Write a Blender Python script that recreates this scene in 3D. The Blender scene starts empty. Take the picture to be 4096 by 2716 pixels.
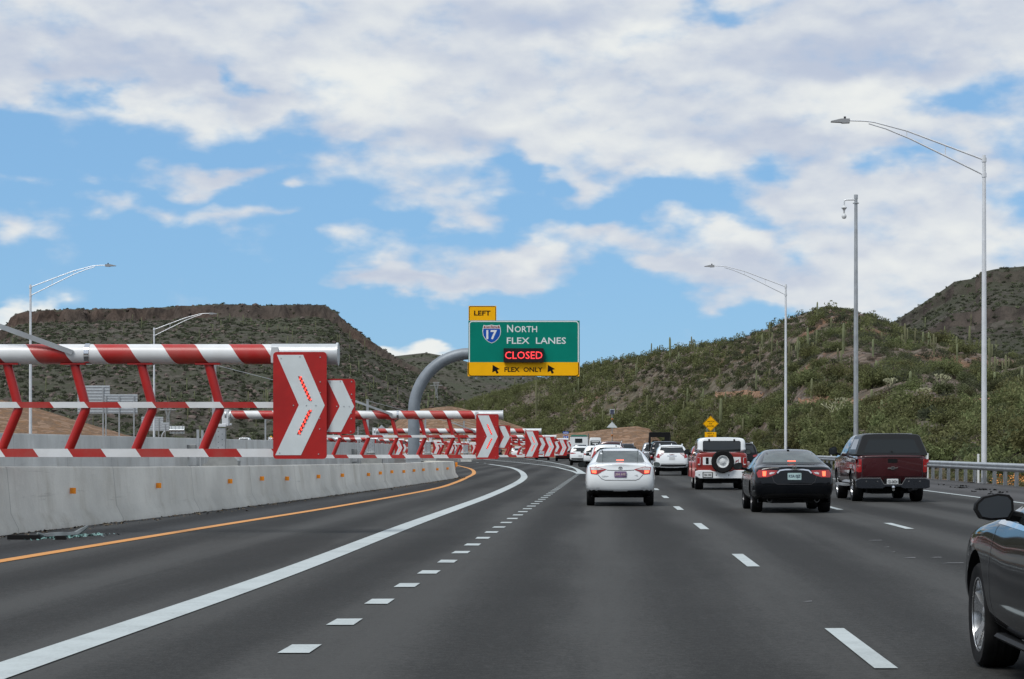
import bpy, bmesh, math, random
import numpy as np
from math import radians as R, sin, cos, pi
from mathutils import Vector, Matrix, noise as mnoise
from mathutils.bvhtree import BVHTree
from mathutils.geometry import delaunay_2d_cdt

C = bpy.context.scene
col = C.collection
rng = random.Random(7)
nrg = np.random.default_rng(7)

# ------------------------------------------------------------------ camera
EYE, F, VX, VY = 1.44, 8650.0, 2400.0, 1795.0      # eye height, focal length and vanishing point of the road (photo pixels)
cam = bpy.data.cameras.new('camera'); co = bpy.data.objects.new('camera', cam); col.objects.link(co)
co.location = (0, 0, EYE); co.rotation_euler = (R(90), 0, 0)
cam.sensor_width = 36; cam.lens = 36*F/4096
cam.shift_x = (2048-VX)/4096; cam.shift_y = (VY-1358)/4096
cam.clip_start = .1; cam.clip_end = 20000
C.camera = co

def at(u, v, Y):            # where a sight line through photo pixel (u, v) is at distance Y
    return Vector(((u-VX)/F*Y, Y, EYE+(VY-v)/F*Y))
def gr(u, v):               # the same on the flat road
    return at(u, v, F*EYE/(v-VY))

# ------------------------------------------------------------------ sky, sun, exposure
SUN_EL, SUN_AZ = 56, -142   # azimuth clockwise from +Y
W = bpy.data.worlds.new('World'); C.world = W; W.use_nodes = True
wt = W.node_tree; wt.nodes.clear()
def N(tree, t, **kw):
    n = tree.nodes.new(t)
    for k, v in kw.items(): setattr(n, k, v)
    return n
def L(tree, a, b): tree.links.new(a, b)
def M(tree, op, a, b=None, c=None, clamp=False):
    n = tree.nodes.new('ShaderNodeMath'); n.operation = op; n.use_clamp = clamp
    for i, x in enumerate((a, b, c)):
        if x is None: continue
        if isinstance(x, (int, float)): n.inputs[i].default_value = x
        else: tree.links.new(x, n.inputs[i])
    return n.outputs[0]
def smooth(tree, x, lo, hi, a=0., b=1.):
    n = tree.nodes.new('ShaderNodeMapRange'); n.interpolation_type = 'SMOOTHSTEP'
    for i, q in enumerate((x, lo, hi, a, b)):
        if isinstance(q, (int, float)): n.inputs[i].default_value = q
        else: tree.links.new(q, n.inputs[i])
    return n.outputs[0]
def mixc(tree, f, a, b, mode='MIX'):
    n = tree.nodes.new('ShaderNodeMix'); n.data_type = 'RGBA'; n.blend_type = mode
    for i, q in ((0, f), (6, a), (7, b)):
        if isinstance(q, (int, float)): n.inputs[i].default_value = q
        elif isinstance(q, tuple): n.inputs[i].default_value = (*q[:3], 1)
        else: tree.links.new(q, n.inputs[i])
    return n.outputs[2]
def fbm(tree, vec, scale, detail=6, rough=.55, dist=0.):
    n = tree.nodes.new('ShaderNodeTexNoise')
    n.inputs['Scale'].default_value = scale; n.inputs['Detail'].default_value = detail
    n.inputs['Roughness'].default_value = rough; n.inputs['Distortion'].default_value = dist
    if vec is not None: tree.links.new(vec, n.inputs['Vector'])
    return n.outputs[0]
def mapping(tree, vec, loc=(0, 0, 0), sc=(1, 1, 1)):
    n = tree.nodes.new('ShaderNodeMapping'); n.inputs['Location'].default_value = loc; n.inputs['Scale'].default_value = sc
    tree.links.new(vec, n.inputs['Vector']); return n.outputs[0]

def build_sky():
    t = wt
    sky = N(t, 'ShaderNodeTexSky', sky_type='NISHITA', sun_disc=False)
    sky.sun_elevation = R(SUN_EL); sky.sun_rotation = R(SUN_AZ)
    sky.altitude = 600; sky.air_density = 1.0; sky.dust_density = .3; sky.ozone_density = 1.5
    clear = mixc(t, 1., sky.outputs[0], (.455, .63, .825), 'MULTIPLY')
    clear = mixc(t, .65, clear, (2.02, 3.85, 6.0))
    bg1 = N(t, 'ShaderNodeBackground'); bg1.inputs[1].default_value = .115
    L(t, clear, bg1.inputs[0])
    tc = N(t, 'ShaderNodeTexCoord')
    sep = N(t, 'ShaderNodeSeparateXYZ'); L(t, tc.outputs['Generated'], sep.inputs[0])
    x, y, z = sep.outputs
    az = M(t, 'MULTIPLY', M(t, 'ARCTAN2', x, y), 180/pi)
    el = M(t, 'MULTIPLY', M(t, 'ARCSINE', z), 180/pi)
    cb = N(t, 'ShaderNodeCombineXYZ'); L(t, az, cb.inputs[0]); L(t, el, cb.inputs[1])
    p = cb.outputs[0]                                   # azimuth, elevation in degrees
    ps = mapping(t, p, sc=(1, 1.9, 1))
    wn = N(t, 'ShaderNodeTexNoise'); wn.inputs['Scale'].default_value = .45; wn.inputs['Detail'].default_value = 4
    wn.inputs['Roughness'].default_value = .5
    L(t, ps, wn.inputs['Vector'])
    w1 = N(t, 'ShaderNodeVectorMath', operation='SUBTRACT'); L(t, wn.outputs['Color'], w1.inputs[0]); w1.inputs[1].default_value = (.5, .5, .5)
    w2 = N(t, 'ShaderNodeVectorMath', operation='MULTIPLY'); L(t, w1.outputs[0], w2.inputs[0]); w2.inputs[1].default_value = (4.2, 2.0, 0)
    w3 = N(t, 'ShaderNodeVectorMath', operation='ADD'); L(t, p, w3.inputs[0]); L(t, w2.outputs[0], w3.inputs[1])
    pw = w3.outputs[0]
    def blobs(lst, vec):
        acc = None
        for u, v, ru, rv, w in lst:
            a = math.atan((u-VX)/F); e = math.atan((VY-v)/F*cos(a))
            a, e = math.degrees(a), math.degrees(e)
            ra, re = math.degrees(ru/F), math.degrees(rv/F)
            m = mapping(t, vec, (-a/ra, -e/re, 0), (1/ra, 1/re, 0))
            g = N(t, 'ShaderNodeTexGradient', gradient_type='SPHERICAL'); L(t, m, g.inputs[0])
            acc = M(t, 'MULTIPLY', g.outputs[1], w) if acc is None else M(t, 'MULTIPLY_ADD', g.outputs[1], w, acc)
        return acc
    clouds = [  # u, v, radius u, radius v, weight (photo pixels)
        (300, 120, 1500, 330, 1.5), (1500, 100, 1300, 420, 1.5), (2700, 150, 1500, 460, 1.6), (3900, 150, 1300, 420, 1.5),
        (0, 360, 330, 130, 1.0), (650, 460, 500, 140, 1.2), (900, 300, 700, 180, .9),
        (1300, 400, 420, 220, 1.0), (1500, 560, 520, 220, 1.0), (2000, 430, 700, 330, 1.2), (1750, 760, 420, 120, .85), (1900, 850, 380, 70, .75),
        (2550, 500, 650, 330, 1.2), (2450, 640, 420, 130, .8), (3200, 480, 800, 350, 1.2), (3500, 380, 400, 160, .9),
        (2260, 760, 150, 90, .8), (1150, 850, 120, 40, .35),
        (850, 715, 330, 75, 1.0), (1020, 700, 230, 60, .65), (940, 865, 230, 80, .95), (430, 835, 260, 75, .9), (60, 930, 190, 110, .85), (380, 715, 130, 40, .4), (70, 715, 120, 40, .4), (1130, 795, 110, 40, .4), (640, 870, 110, 40, .4),
        (1480, 1010, 230, 110, 1.05), (1500, 1110, 280, 75, .9), (1950, 1070, 480, 130, 1.0), (2150, 1010, 330, 120, .95), (2420, 930, 260, 70, .7), (1900, 1130, 650, 60, .7),
        (2700, 960, 450, 160, .8), (2930, 950, 250, 130, .8), (3000, 1080, 500, 130, .8), (2700, 1090, 300, 90, .5), (3000, 1200, 450, 70, .6), (2620, 1050, 200, 60, .4),
        (3500, 900, 700, 330, 1.15), (3800, 700, 600, 260, 1.0), (3900, 1100, 800, 300, 1.1), (3400, 1150, 500, 200, .9), (3300, 780, 500, 140, .6),
        (80, 1270, 160, 110, 1.4), (20, 1320, 120, 90, 1.2), (1600, 1400, 190, 70, 1.4), (1690, 1390, 90, 55, .6), (1530, 1400, 120, 60, .7)]
    holes = [(330, 380, 170, 60, 1.1), (1010, 315, 110, 55, 1.2), (1230, 580, 260, 90, .8), (2080, 690, 230, 80, 1.1), (2620, 800, 260, 90, .8), (2420, 540, 90, 35, .7),
             (3600, 640, 220, 80, 1.6), (3060, 690, 190, 70, 1.0), (3870, 370, 230, 130, 1.5), (2850, 65, 170, 55, 1.2), (3000, 860, 250, 60, .7), (2750, 1230, 800, 60, .5), (2250, 870, 300, 60, .5)]
    D = M(t, 'SUBTRACT', M(t, 'MINIMUM', blobs(clouds, pw), 1.02), M(t, 'MULTIPLY', blobs(holes, pw), .62))
    # the rest of the sky, beyond the frame: broken cloud
    up = smooth(t, el, 11.5, 16., 0., .85)
    far = smooth(t, M(t, 'ABSOLUTE', M(t, 'ADD', az, 2.2)), 15., 24., 0., .8)
    D = M(t, 'ADD', D, M(t, 'MAXIMUM', up, far))
    f1 = fbm(t, ps, .6, 7, .5)
    f2 = fbm(t, mapping(t, ps, (0, -.6, 0)), .6, 7, .5)
    dens = M(t, 'ADD', D, M(t, 'MULTIPLY', M(t, 'SUBTRACT', f1, .5), 1.75))
    mask = smooth(t, dens, .10, 1.04)
    # light from above on the puffs: difference of density with what lies above
    relief = M(t, 'SUBTRACT', f1, f2)
    big = fbm(t, mapping(t, ps, (31, 7, 0)), .22, 3, .5)
    lite = M(t, 'ADD', M(t, 'MULTIPLY', relief, 1.0), M(t, 'MULTIPLY', M(t, 'SUBTRACT', big, .5), .8))
    bright = [(1420, 330, 350, 150, .5), (2150, 480, 500, 180, .3), (3480, 400, 420, 130, .5), (3000, 330, 300, 120, .2), (2400, 180, 500, 150, .35), (2750, 620, 400, 130, .4), (1480, 1000, 200, 100, .35), (2150, 1000, 200, 90, .45), (2920, 930, 240, 110, .5),
              (80, 1260, 260, 170, 1.2), (1600, 1400, 260, 130, 1.2), (3800, 850, 500, 200, .25), (3900, 1000, 400, 160, .2), (560, 420, 350, 120, .3), (800, 500, 350, 90, .3), (2550, 130, 260, 130, .45)]
    dark = [(450, 260, 800, 130, .6), (2300, 90, 700, 110, .6), (900, 350, 500, 100, .4), (3100, 560, 600, 90, .45), (3500, 180, 700, 150, .35), (3300, 260, 600, 120, .4), (1700, 560, 600, 80, .35), (3650, 850, 400, 100, .35), (1750, 1110, 600, 50, .35), (950, 690, 300, 60, .3), (2900, 1040, 500, 80, .3)]
    lite = M(t, 'ADD', lite, M(t, 'SUBTRACT', blobs(bright, pw), blobs(dark, pw)))
    lf = smooth(t, lite, -.6, .7)
    ccol = mixc(t, lf, (.56, .63, .77), (.93, .955, .94))
    bg2 = N(t, 'ShaderNodeBackground'); bg2.inputs[1].default_value = .79
    L(t, ccol, bg2.inputs[0])
    mx = N(t, 'ShaderNodeMixShader'); L(t, M(t, 'MULTIPLY', mask, smooth(t, el, -.5, .3)), mx.inputs[0])
    L(t, bg1.outputs[0], mx.inputs[1]); L(t, bg2.outputs[0], mx.inputs[2])
    out = N(t, 'ShaderNodeOutputWorld'); L(t, mx.outputs[0], out.inputs[0])
build_sky()
W.cycles.sampling_method = 'MANUAL'; W.cycles.sample_map_resolution = 512
sl = bpy.data.lights.new('sun', 'SUN'); so = bpy.data.objects.new('sun', sl); col.objects.link(so)
sl.energy = 2.2; sl.angle = R(22); sl.color = (1, .98, .94)
_d = Vector((sin(R(SUN_AZ))*cos(R(SUN_EL)), cos(R(SUN_AZ))*cos(R(SUN_EL)), sin(R(SUN_EL))))
so.rotation_euler = _d.to_track_quat('Z', 'Y').to_euler(); so.location = (-20, -20, 60)
C.view_settings.view_transform = 'Standard'; C.view_settings.look = 'None'
C.view_settings.exposure = .2; C.view_settings.gamma = 1
C.cycles.max_bounces = 6; C.cycles.transparent_max_bounces = 8

# ------------------------------------------------------------------ materials
MATS = {}
def mat(name, c, rough=.6, metal=0., spec=.5, coat=0., emit=0., var=0., vscale=3., bump=0., bscale=40., rand=0., stretch=(1, 1, 1), c2=None):
    if name in MATS: return MATS[name]
    m = bpy.data.materials.new(name); m.use_nodes = True; t = m.node_tree
    b = t.nodes['Principled BSDF']
    b.inputs['Base Color'].default_value = (*c, 1); b.inputs['Roughness'].default_value = rough
    b.inputs['Metallic'].default_value = metal; b.inputs['Specular IOR Level'].default_value = spec
    b.inputs['Coat Weight'].default_value = coat; b.inputs['Coat Roughness'].default_value = .04
    if emit: b.inputs['Base Color'].default_value = (c[0]*.25, c[1]*.25, c[2]*.25, 1)
    if emit: b.inputs['Emission Color'].default_value = (*c, 1); b.inputs['Emission Strength'].default_value = emit
    if var or rand or bump:
        tc = N(t, 'ShaderNodeTexCoord'); vec = mapping(t, tc.outputs['Object'], sc=stretch)
        colr = tuple(c)
        if var:
            f = fbm(t, vec, vscale, 6, .6)
            f = smooth(t, f, .3, .7)
            lo = tuple(max(0, x*(1-var)) for x in c); hi = tuple(x*(1+var) for x in c) if c2 is None else c2
            colr = mixc(t, f, lo, hi)
        if rand:
            oi = N(t, 'ShaderNodeObjectInfo')
            h = N(t, 'ShaderNodeHueSaturation')
            h.inputs['Hue'].default_value = .5
            L(t, M(t, 'MULTIPLY_ADD', oi.outputs['Random'], rand*2, 1-rand), h.inputs['Value'])
            L(t, M(t, 'MULTIPLY_ADD', oi.outputs['Random'], .05, .475), h.inputs['Hue'])
            if isinstance(colr, tuple): h.inputs['Color'].default_value = (*colr, 1)
            else: L(t, colr, h.inputs['Color'])
            colr = h.outputs[0]
        if not isinstance(colr, tuple): L(t, colr, b.inputs['Base Color'])
        if bump:
            bp = N(t, 'ShaderNodeBump'); bp.inputs['Strength'].default_value = bump; bp.inputs['Distance'].default_value = .02
            L(t, fbm(t, vec, bscale, 3, .6), bp.inputs['Height']); L(t, bp.outputs[0], b.inputs['Normal'])
    MATS[name] = m; return m

def stripes(name, period, lean, red=(.41, .016, .013), white=(.72, .74, .75), rough=.35, off=0., helix=0.):
    m = bpy.data.materials.new(name); m.use_nodes = True; t = m.node_tree; b = t.nodes['Principled BSDF']
    tc = N(t, 'ShaderNodeTexCoord'); s = N(t, 'ShaderNodeSeparateXYZ'); L(t, tc.outputs['Object'], s.inputs[0])
    zz = s.outputs[2]
    if helix: zz = M(t, 'MULTIPLY', M(t, 'ARCSINE', M(t, 'DIVIDE', zz, helix, clamp=False)), helix*2/pi)
    q = M(t, 'MULTIPLY_ADD', zz, lean, s.outputs[0])
    fr = M(t, 'FRACT', M(t, 'MULTIPLY_ADD', q, 1/period, off))
    f = M(t, 'LESS_THAN', fr, .49)
    d = fbm(t, tc.outputs['Object'], 2.5, 5, .6)
    base = mixc(t, f, white, red)
    L(t, mixc(t, smooth(t, d, .3, .75, 0, .2), base, (.28, .24, .2)), b.inputs['Base Color'])
    b.inputs['Roughness'].default_value = rough
    return m

def asphalt(name, c, track=.30):
    m = bpy.data.materials.new(name); m.use_nodes = True; t = m.node_tree; b = t.nodes['Principled BSDF']
    tc = N(t, 'ShaderNodeTexCoord'); o = tc.outputs['Object']
    fine = M(t, 'ADD', M(t, 'MULTIPLY', fbm(t, o, 48, 3, .75), .55), M(t, 'MULTIPLY', fbm(t, o, 13, 3, .75), .45))
    med = fbm(t, mapping(t, o, sc=(1.1, .035, 1)), 1.0, 5, .55, .4)
    big = fbm(t, mapping(t, o, sc=(.3, .05, 1)), 1.0, 4, .6)
    patch = fbm(t, o, .9, 6, .65)
    k = M(t, 'ADD', M(t, 'MULTIPLY', smooth(t, med, .32, .7), .55), M(t, 'MULTIPLY', smooth(t, big, .3, .7), .45))
    sx_ = N(t, 'ShaderNodeSeparateXYZ'); L(t, o, sx_.inputs[0])
    track_ = M(t, 'COSINE', M(t, 'MULTIPLY', M(t, 'MULTIPLY_ADD', M(t, 'SUBTRACT', big, .5), 1.2, sx_.outputs[0]), 2*pi/1.84))
    k = M(t, 'MULTIPLY_ADD', M(t, 'MULTIPLY', track_, med), .9, k)
    k = M(t, 'MULTIPLY_ADD', M(t, 'SUBTRACT', fine, .5), 4.2, k)
    k = M(t, 'MULTIPLY_ADD', M(t, 'SUBTRACT', patch, .5), .5, k)
    lo = tuple(x*(1-track*1.3) for x in c); hi = tuple(x*(1+track*1.5) for x in c)
    base = mixc(t, smooth(t, k, -.25, 1.25), lo, hi)
    # fine light grit
    vo = N(t, 'ShaderNodeTexVoronoi'); vo.inputs['Scale'].default_value = 38; L(t, o, vo.inputs['Vector'])
    grit = M(t, 'LESS_THAN', vo.outputs['Distance'], .17)
    base = mixc(t, M(t, 'MULTIPLY', grit, .3), base, (.16, .155, .15))
    L(t, base, b.inputs['Base Color']); b.inputs['Roughness'].default_value = .85; b.inputs['Specular IOR Level'].default_value = .12
    bp = N(t, 'ShaderNodeBump'); bp.inputs['Strength'].default_value = .5; bp.inputs['Distance'].default_value = .01
    L(t, fine, bp.inputs['Height']); L(t, bp.outputs[0], b.inputs['Normal'])
    return m

def paintline(name, c, wear=.35):
    m = bpy.data.materials.new(name); m.use_nodes = True; t = m.node_tree; b = t.nodes['Principled BSDF']
    o = N(t, 'ShaderNodeTexCoord').outputs['Object']
    f = M(t, 'ADD', M(t, 'MULTIPLY', fbm(t, o, 1.3, 6, .7), .6), M(t, 'MULTIPLY', fbm(t, o, 40, 3, .7), .4))
    L(t, mixc(t, smooth(t, f, .42, .68, 0, wear), c, tuple(x*.45 for x in c)), b.inputs['Base Color'])
    b.inputs['Roughness'].default_value = .65
    return m

def concrete(name, c):
    m = bpy.data.materials.new(name); m.use_nodes = True; t = m.node_tree; b = t.nodes['Principled BSDF']
    o = N(t, 'ShaderNodeTexCoord').outputs['Object']
    streak = fbm(t, mapping(t, o, sc=(.8, .38, .3)), 1.2, 6, .6)
    patch = fbm(t, mapping(t, o, sc=(.25, .25, .35)), 1.0, 5, .6)
    fine = fbm(t, o, 18, 4, .7)
    s = N(t, 'ShaderNodeSeparateXYZ'); L(t, o, s.inputs[0])
    cell = N(t, 'ShaderNodeTexWhiteNoise', noise_dimensions='1D'); L(t, M(t, 'FLOOR', M(t, 'MULTIPLY', s.outputs[1], 1/6.1)), cell.inputs['W'])
    k = M(t, 'ADD', M(t, 'MULTIPLY', smooth(t, streak, .3, .7), .28), M(t, 'MULTIPLY', smooth(t, patch, .3, .7), .35))
    k = M(t, 'MULTIPLY_ADD', cell.outputs[0], .22, k)
    k = M(t, 'MULTIPLY_ADD', M(t, 'SUBTRACT', fine, .5), .25, k)
    base = mixc(t, smooth(t, k, 0., 1.), tuple(x*.72 for x in c), tuple(min(.8, x*1.2) for x in c))
    stain = smooth(t, fbm(t, mapping(t, o, sc=(1.6, .6, .12)), 1.7, 6, .7), .48, .72, 0, .55)
    base = mixc(t, stain, base, tuple(x*y*.6 for x, y in zip(c, (1, .95, .86))))
    scuff = smooth(t, fbm(t, mapping(t, o, sc=(1, .22, 3.5)), 1.6, 6, .7), .60, .74, 0, .35)
    base = mixc(t, scuff, base, (.14, .135, .125))
    joint = M(t, 'LESS_THAN', M(t, 'FRACT', M(t, 'MULTIPLY', s.outputs[1], 1/6.1)), .006)
    base = mixc(t, M(t, 'MULTIPLY', joint, .35), base, (.05, .05, .05))
    L(t, base, b.inputs['Base Color']); b.inputs['Roughness'].default_value = .85
    bp = N(t, 'ShaderNodeBump'); bp.inputs['Strength'].default_value = .3; bp.inputs['Distance'].default_value = .02
    L(t, fine, bp.inputs['Height']); L(t, bp.outputs[0], b.inputs['Normal'])
    return m

def hillside(name, soil, rock, green, gamt=.3, cliff=None, sc=1., bumpd=.5, rustp=.0):
    m = bpy.data.materials.new(name); m.use_nodes = True; t = m.node_tree; b = t.nodes['Principled BSDF']
    o = N(t, 'ShaderNodeTexCoord').outputs['Object']
    a = fbm(t, o, .035*sc, 7, .62); c_ = fbm(t, o, .55*sc, 6, .7); f = fbm(t, o, 2.2*sc, 5, .75)
    base = mixc(t, smooth(t, c_, .38, .6), soil, rock)
    base = mixc(t, smooth(t, f, .35, .7, 0, .75), base, tuple(x*.45 for x in rock))
    vo = N(t, 'ShaderNodeTexVoronoi'); vo.inputs['Scale'].default_value = .8*sc; L(t, o, vo.inputs['Vector'])
    sp = N(t, 'ShaderNodeSeparateColor'); L(t, vo.outputs['Color'], sp.inputs[0])
    base = mixc(t, M(t, 'MULTIPLY', M(t, 'GREATER_THAN', sp.outputs[0], .72), .55), base, tuple(min(1, x*1.7) for x in rock))
    g = M(t, 'MULTIPLY', smooth(t, M(t, 'ADD', a, M(t, 'MULTIPLY', c_, .6)), .62, .95), gamt)
    base = mixc(t, g, base, green)
    if rustp: base = mixc(t, smooth(t, fbm(t, mapping(t, o, (13, 5, 2)), .05*sc, 4, .6), .55, .68, 0, rustp), base, (.26, .12, .06))
    if cliff:
        ge = N(t, 'ShaderNodeNewGeometry'); s = N(t, 'ShaderNodeSeparateXYZ'); L(t, ge.outputs['True Normal'], s.inputs[0])
        steep = smooth(t, s.outputs[2], .8, .6)
        st = fbm(t, mapping(t, o, sc=(1, 1, .1)), .3*sc, 6, .7)
        cc = mixc(t, smooth(t, st, .35, .62), tuple(x*.35 for x in cliff), cliff)
        base = mixc(t, steep, base, mixc(t, smooth(t, fbm(t, o, .012, 4, .6), .46, .66), mixc(t, smooth(t, st, .35, .6), (.045, .038, .034), (.10, .082, .07)), cc))
    L(t, base, b.inputs['Base Color']); b.inputs['Roughness'].default_value = .95; b.inputs['Specular IOR Level'].default_value = .1
    bp = N(t, 'ShaderNodeBump'); bp.inputs['Strength'].default_value = .9; bp.inputs['Distance'].default_value = bumpd
    L(t, M(t, 'ADD', c_, M(t, 'MULTIPLY', f, .5)), bp.inputs['Height']); L(t, bp.outputs[0], b.inputs['Normal'])
    return m

GALV = mat('galvanised_steel', (.46, .48, .49), .42, .75, var=.12, vscale=2.)
ALU = mat('pale_aluminium', (.74, .76, .78), .42, .35, var=.06)
STEEL = mat('grey_painted_steel', (.22, .25, .28), .5, .2, var=.15, vscale=1.2)
DARKMETAL = mat('dark_metal', (.04, .04, .045), .5, .5)
BLACK = mat('matt_black', (.009, .009, .0095), .7, spec=.15)
RUBBER = mat('tyre_rubber', (.013, .013, .0135), .85, spec=.15, var=.3, vscale=8)
GLASS = mat('tinted_glass', (.018, .022, .024), .06, spec=.6)
GLASSL = mat('grey_glass', (.075, .09, .09), .06, spec=.8, var=.35, vscale=2.2)
CHROME = mat('chrome', (.75, .76, .78), .12, 1.)
RED = mat('red_enamel', (.385, .013, .011), .35, var=.12, vscale=2.5)
WHITE = mat('white_sheeting', (.62, .67, .68), .45, var=.05)
LED = mat('red_leds', (1., .06, .04), .4, emit=2.2)
REDLENS = mat('red_lens', (.32, .008, .01), .15, spec=.7, coat=.6)
REDLIT = mat('lit_brake_lamp', (1., .10, .045), .3, emit=3.2)
CLEARLENS = mat('clear_lens', (.62, .6, .6), .15, spec=.7, var=.25, vscale=14)
DARKRED = mat('dark_red_lens', (.09, .006, .006), .4)
PLATE = mat('plate_white', (.62, .64, .64), .5)
TEXTBLK = mat('lettering_black', (.010, .010, .010), .7, spec=.08)
SIGNWHITE = mat('sign_white', (.74, .76, .77), .5, spec=.12)
SIGNGREEN = mat('sign_green', (.0, .20, .145), .5, spec=.12, var=.05, vscale=1)
SIGNYEL = mat('sign_yellow', (.93, .46, .004), .5, spec=.12, var=.05, vscale=1)
SIGNBLUE = mat('sign_blue', (.012, .085, .40), .5, spec=.12)
SIGNRED = mat('sign_red', (.25, .01, .02), .5, spec=.12)
SIGNBACK = mat('sign_back', (.5, .53, .55), .45, .45, var=.08)
ORANGE = mat('orange_reflector', (.85, .27, .01), .4)
DARKPLASTIC = mat('dark_plastic', (.014, .014, .015), .6, spec=.2, var=.2, vscale=6)
BEAMMAT = stripes('beam_stripes', 1.145, 1.0, off=.472, helix=.171)
MIDMAT = stripes('mid_rail_stripes', 1.145, .75, off=.683)
LOWMAT = stripes('low_rail_stripes', 1.145, .7, off=.92)

# ------------------------------------------------------------------ mesh helpers
class MB:
    def __init__(s): s.v = []; s.f = []; s.m = []
    def add(s, vs, fs, m=0):
        o = len(s.v); s.v += [tuple(p) for p in vs]; s.f += [tuple(i+o for i in f) for f in fs]; s.m += [m]*len(fs); return s
    def box(s, c, d, m=0, rot=None):
        x, y, z = (q/2 for q in d)
        vs = [Vector((i*x, j*y, k*z)) for i in (-1, 1) for j in (-1, 1) for k in (-1, 1)]
        if rot is not None: vs = [rot @ p for p in vs]
        vs = [p+Vector(c) for p in vs]
        return s.add(vs, [(0, 1, 3, 2), (4, 6, 7, 5), (0, 4, 5, 1), (2, 3, 7, 6), (0, 2, 6, 4), (1, 5, 7, 3)], m)
    def prism(s, poly, y0, y1, m=0, axis='y'):   # poly in (x, z), extruded along y
        n = len(poly)
        def P(a, b, c): return (a, c, b) if axis == 'y' else ((c, a, b) if axis == 'x' else (a, b, c))
        vs = [P(a, b, y0) for a, b in poly]+[P(a, b, y1) for a, b in poly]
        return s.add(vs, [tuple(range(n)), tuple(range(2*n-1, n-1, -1))]+[(i, (i+1) % n, n+(i+1) % n, n+i) for i in range(n)], m)
    def tube(s, path, r, n=12, m=0, cap=True):
        path = [Vector(p) for p in path]; rs = r if isinstance(r, (list, tuple)) else [r]*len(path)
        ring = []; prev = None
        for i, p in enumerate(path):
            d = (path[min(i+1, len(path)-1)]-path[max(i-1, 0)]).normalized()
            a = Vector((0, 0, 1)) if abs(d.z) < .9 else Vector((0, 1, 0))
            if prev is None: x = a.cross(d).normalized()
            else: x = (prev-d*prev.dot(d)).normalized()
            prev = x; y = d.cross(x)
            ring.append([p+(x*cos(2*pi*k/n)+y*sin(2*pi*k/n))*rs[i] for k in range(n)])
        vs = [q for rr in ring for q in rr]; fs = []
        for i in range(len(path)-1):
            for k in range(n): fs.append((i*n+k, i*n+(k+1) % n, (i+1)*n+(k+1) % n, (i+1)*n+k))
        if cap: fs += [tuple(range(n-1, -1, -1)), tuple(range((len(path)-1)*n, len(path)*n))]
        return s.add(vs, fs, m)
    def lathe(s, prof, n=24, axis='z', c=(0, 0, 0), m=0):   # prof: (radius, height)
        vs = []
        for r, h in prof:
            for k in range(n):
                a = 2*pi*k/n; x, y = r*cos(a), r*sin(a)
                q = (x, y, h) if axis == 'z' else ((h, x, y) if axis == 'x' else (x, h, y))
                vs.append((q[0]+c[0], q[1]+c[1], q[2]+c[2]))
        fs = [(i*n+k, i*n+(k+1) % n, (i+1)*n+(k+1) % n, (i+1)*n+k) for i in range(len(prof)-1) for k in range(n)]
        return s.add(vs, fs, m)
    def build(s, name, mats, parent=None, smooth=False, loc=None, bevel=0., auto=True):
        me = bpy.data.meshes.new(name); me.from_pydata(s.v, [], s.f)
        for q in (mats if isinstance(mats, (list, tuple)) else [mats]): me.materials.append(q)
        if len(me.materials) > 1: me.polygons.foreach_set('material_index', s.m)
        b = bmesh.new(); b.from_mesh(me)
        bmesh.ops.recalc_face_normals(b, faces=b.faces)
        if bevel: bmesh.ops.bevel(b, geom=list(b.edges), offset=bevel, segments=1, affect='EDGES', clamp_overlap=True)
        b.to_mesh(me); b.free()
        if smooth: shade(me)
        return link(name, me, parent, loc)
def shade(me, ang=40):
    me.polygons.foreach_set('use_smooth', [True]*len(me.polygons))
    try: me.set_sharp_from_angle(angle=R(ang))
    except Exception: pass
def link(name, me, parent=None, loc=None):
    o = bpy.data.objects.new(name, me); col.objects.link(o)
    if parent is not None: o.parent = parent
    if loc is not None: o.location = loc
    return o
def tag(o, label, cat, group=None, kind=None):
    o['label'] = label; o['category'] = cat
    if group: o['group'] = group
    if kind: o['kind'] = kind
    return o
def thing(name, label, cat, loc=(0, 0, 0), rz=0., group=None):
    o = bpy.data.objects.new(name, None); col.objects.link(o); o.location = loc; o.rotation_euler = (0, 0, rz)
    o.empty_display_size = .3
    return tag(o, label, cat, group)
def struct(o, label=None):
    o['kind'] = 'structure'
    if label: o['label'] = label
    return o
def kids(o): return [c for c in o.children]
def copy_tree(o, parent=None):
    c = o.copy(); col.objects.link(c)
    if parent is not None: c.parent = parent
    for ch in kids(o): copy_tree(ch, c)
    return c
def text(name, s, m, parent, x0, x1, z0, z1, y, depth=.004, bold=.012, mirror=False):
    cu = bpy.data.curves.new(name, 'FONT'); cu.body = s; cu.size = 1; cu.extrude = .01; cu.offset = bold; cu.resolution_u = 2
    o = bpy.data.objects.new(name, cu); col.objects.link(o)
    dg = bpy.context.evaluated_depsgraph_get(); dg.update()
    me = bpy.data.meshes.new_from_object(o.evaluated_get(dg)); bpy.data.objects.remove(o); bpy.data.curves.remove(cu)
    v = np.empty(len(me.vertices)*3, 'f'); me.vertices.foreach_get('co', v); v = v.reshape(-1, 3)
    lo, hi = v.min(0), v.max(0)
    out = np.empty_like(v)
    out[:, 0] = x0+(v[:, 0]-lo[0])/(hi[0]-lo[0])*(x1-x0)
    out[:, 2] = z0+(v[:, 1]-lo[1])/(hi[1]-lo[1])*(z1-z0)
    out[:, 1] = y-(v[:, 2]-lo[2])/(hi[2]-lo[2])*depth
    me.vertices.foreach_set('co', out.ravel()); me.materials.clear(); me.materials.append(m); me.update()
    return link(name, me, parent)
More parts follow.
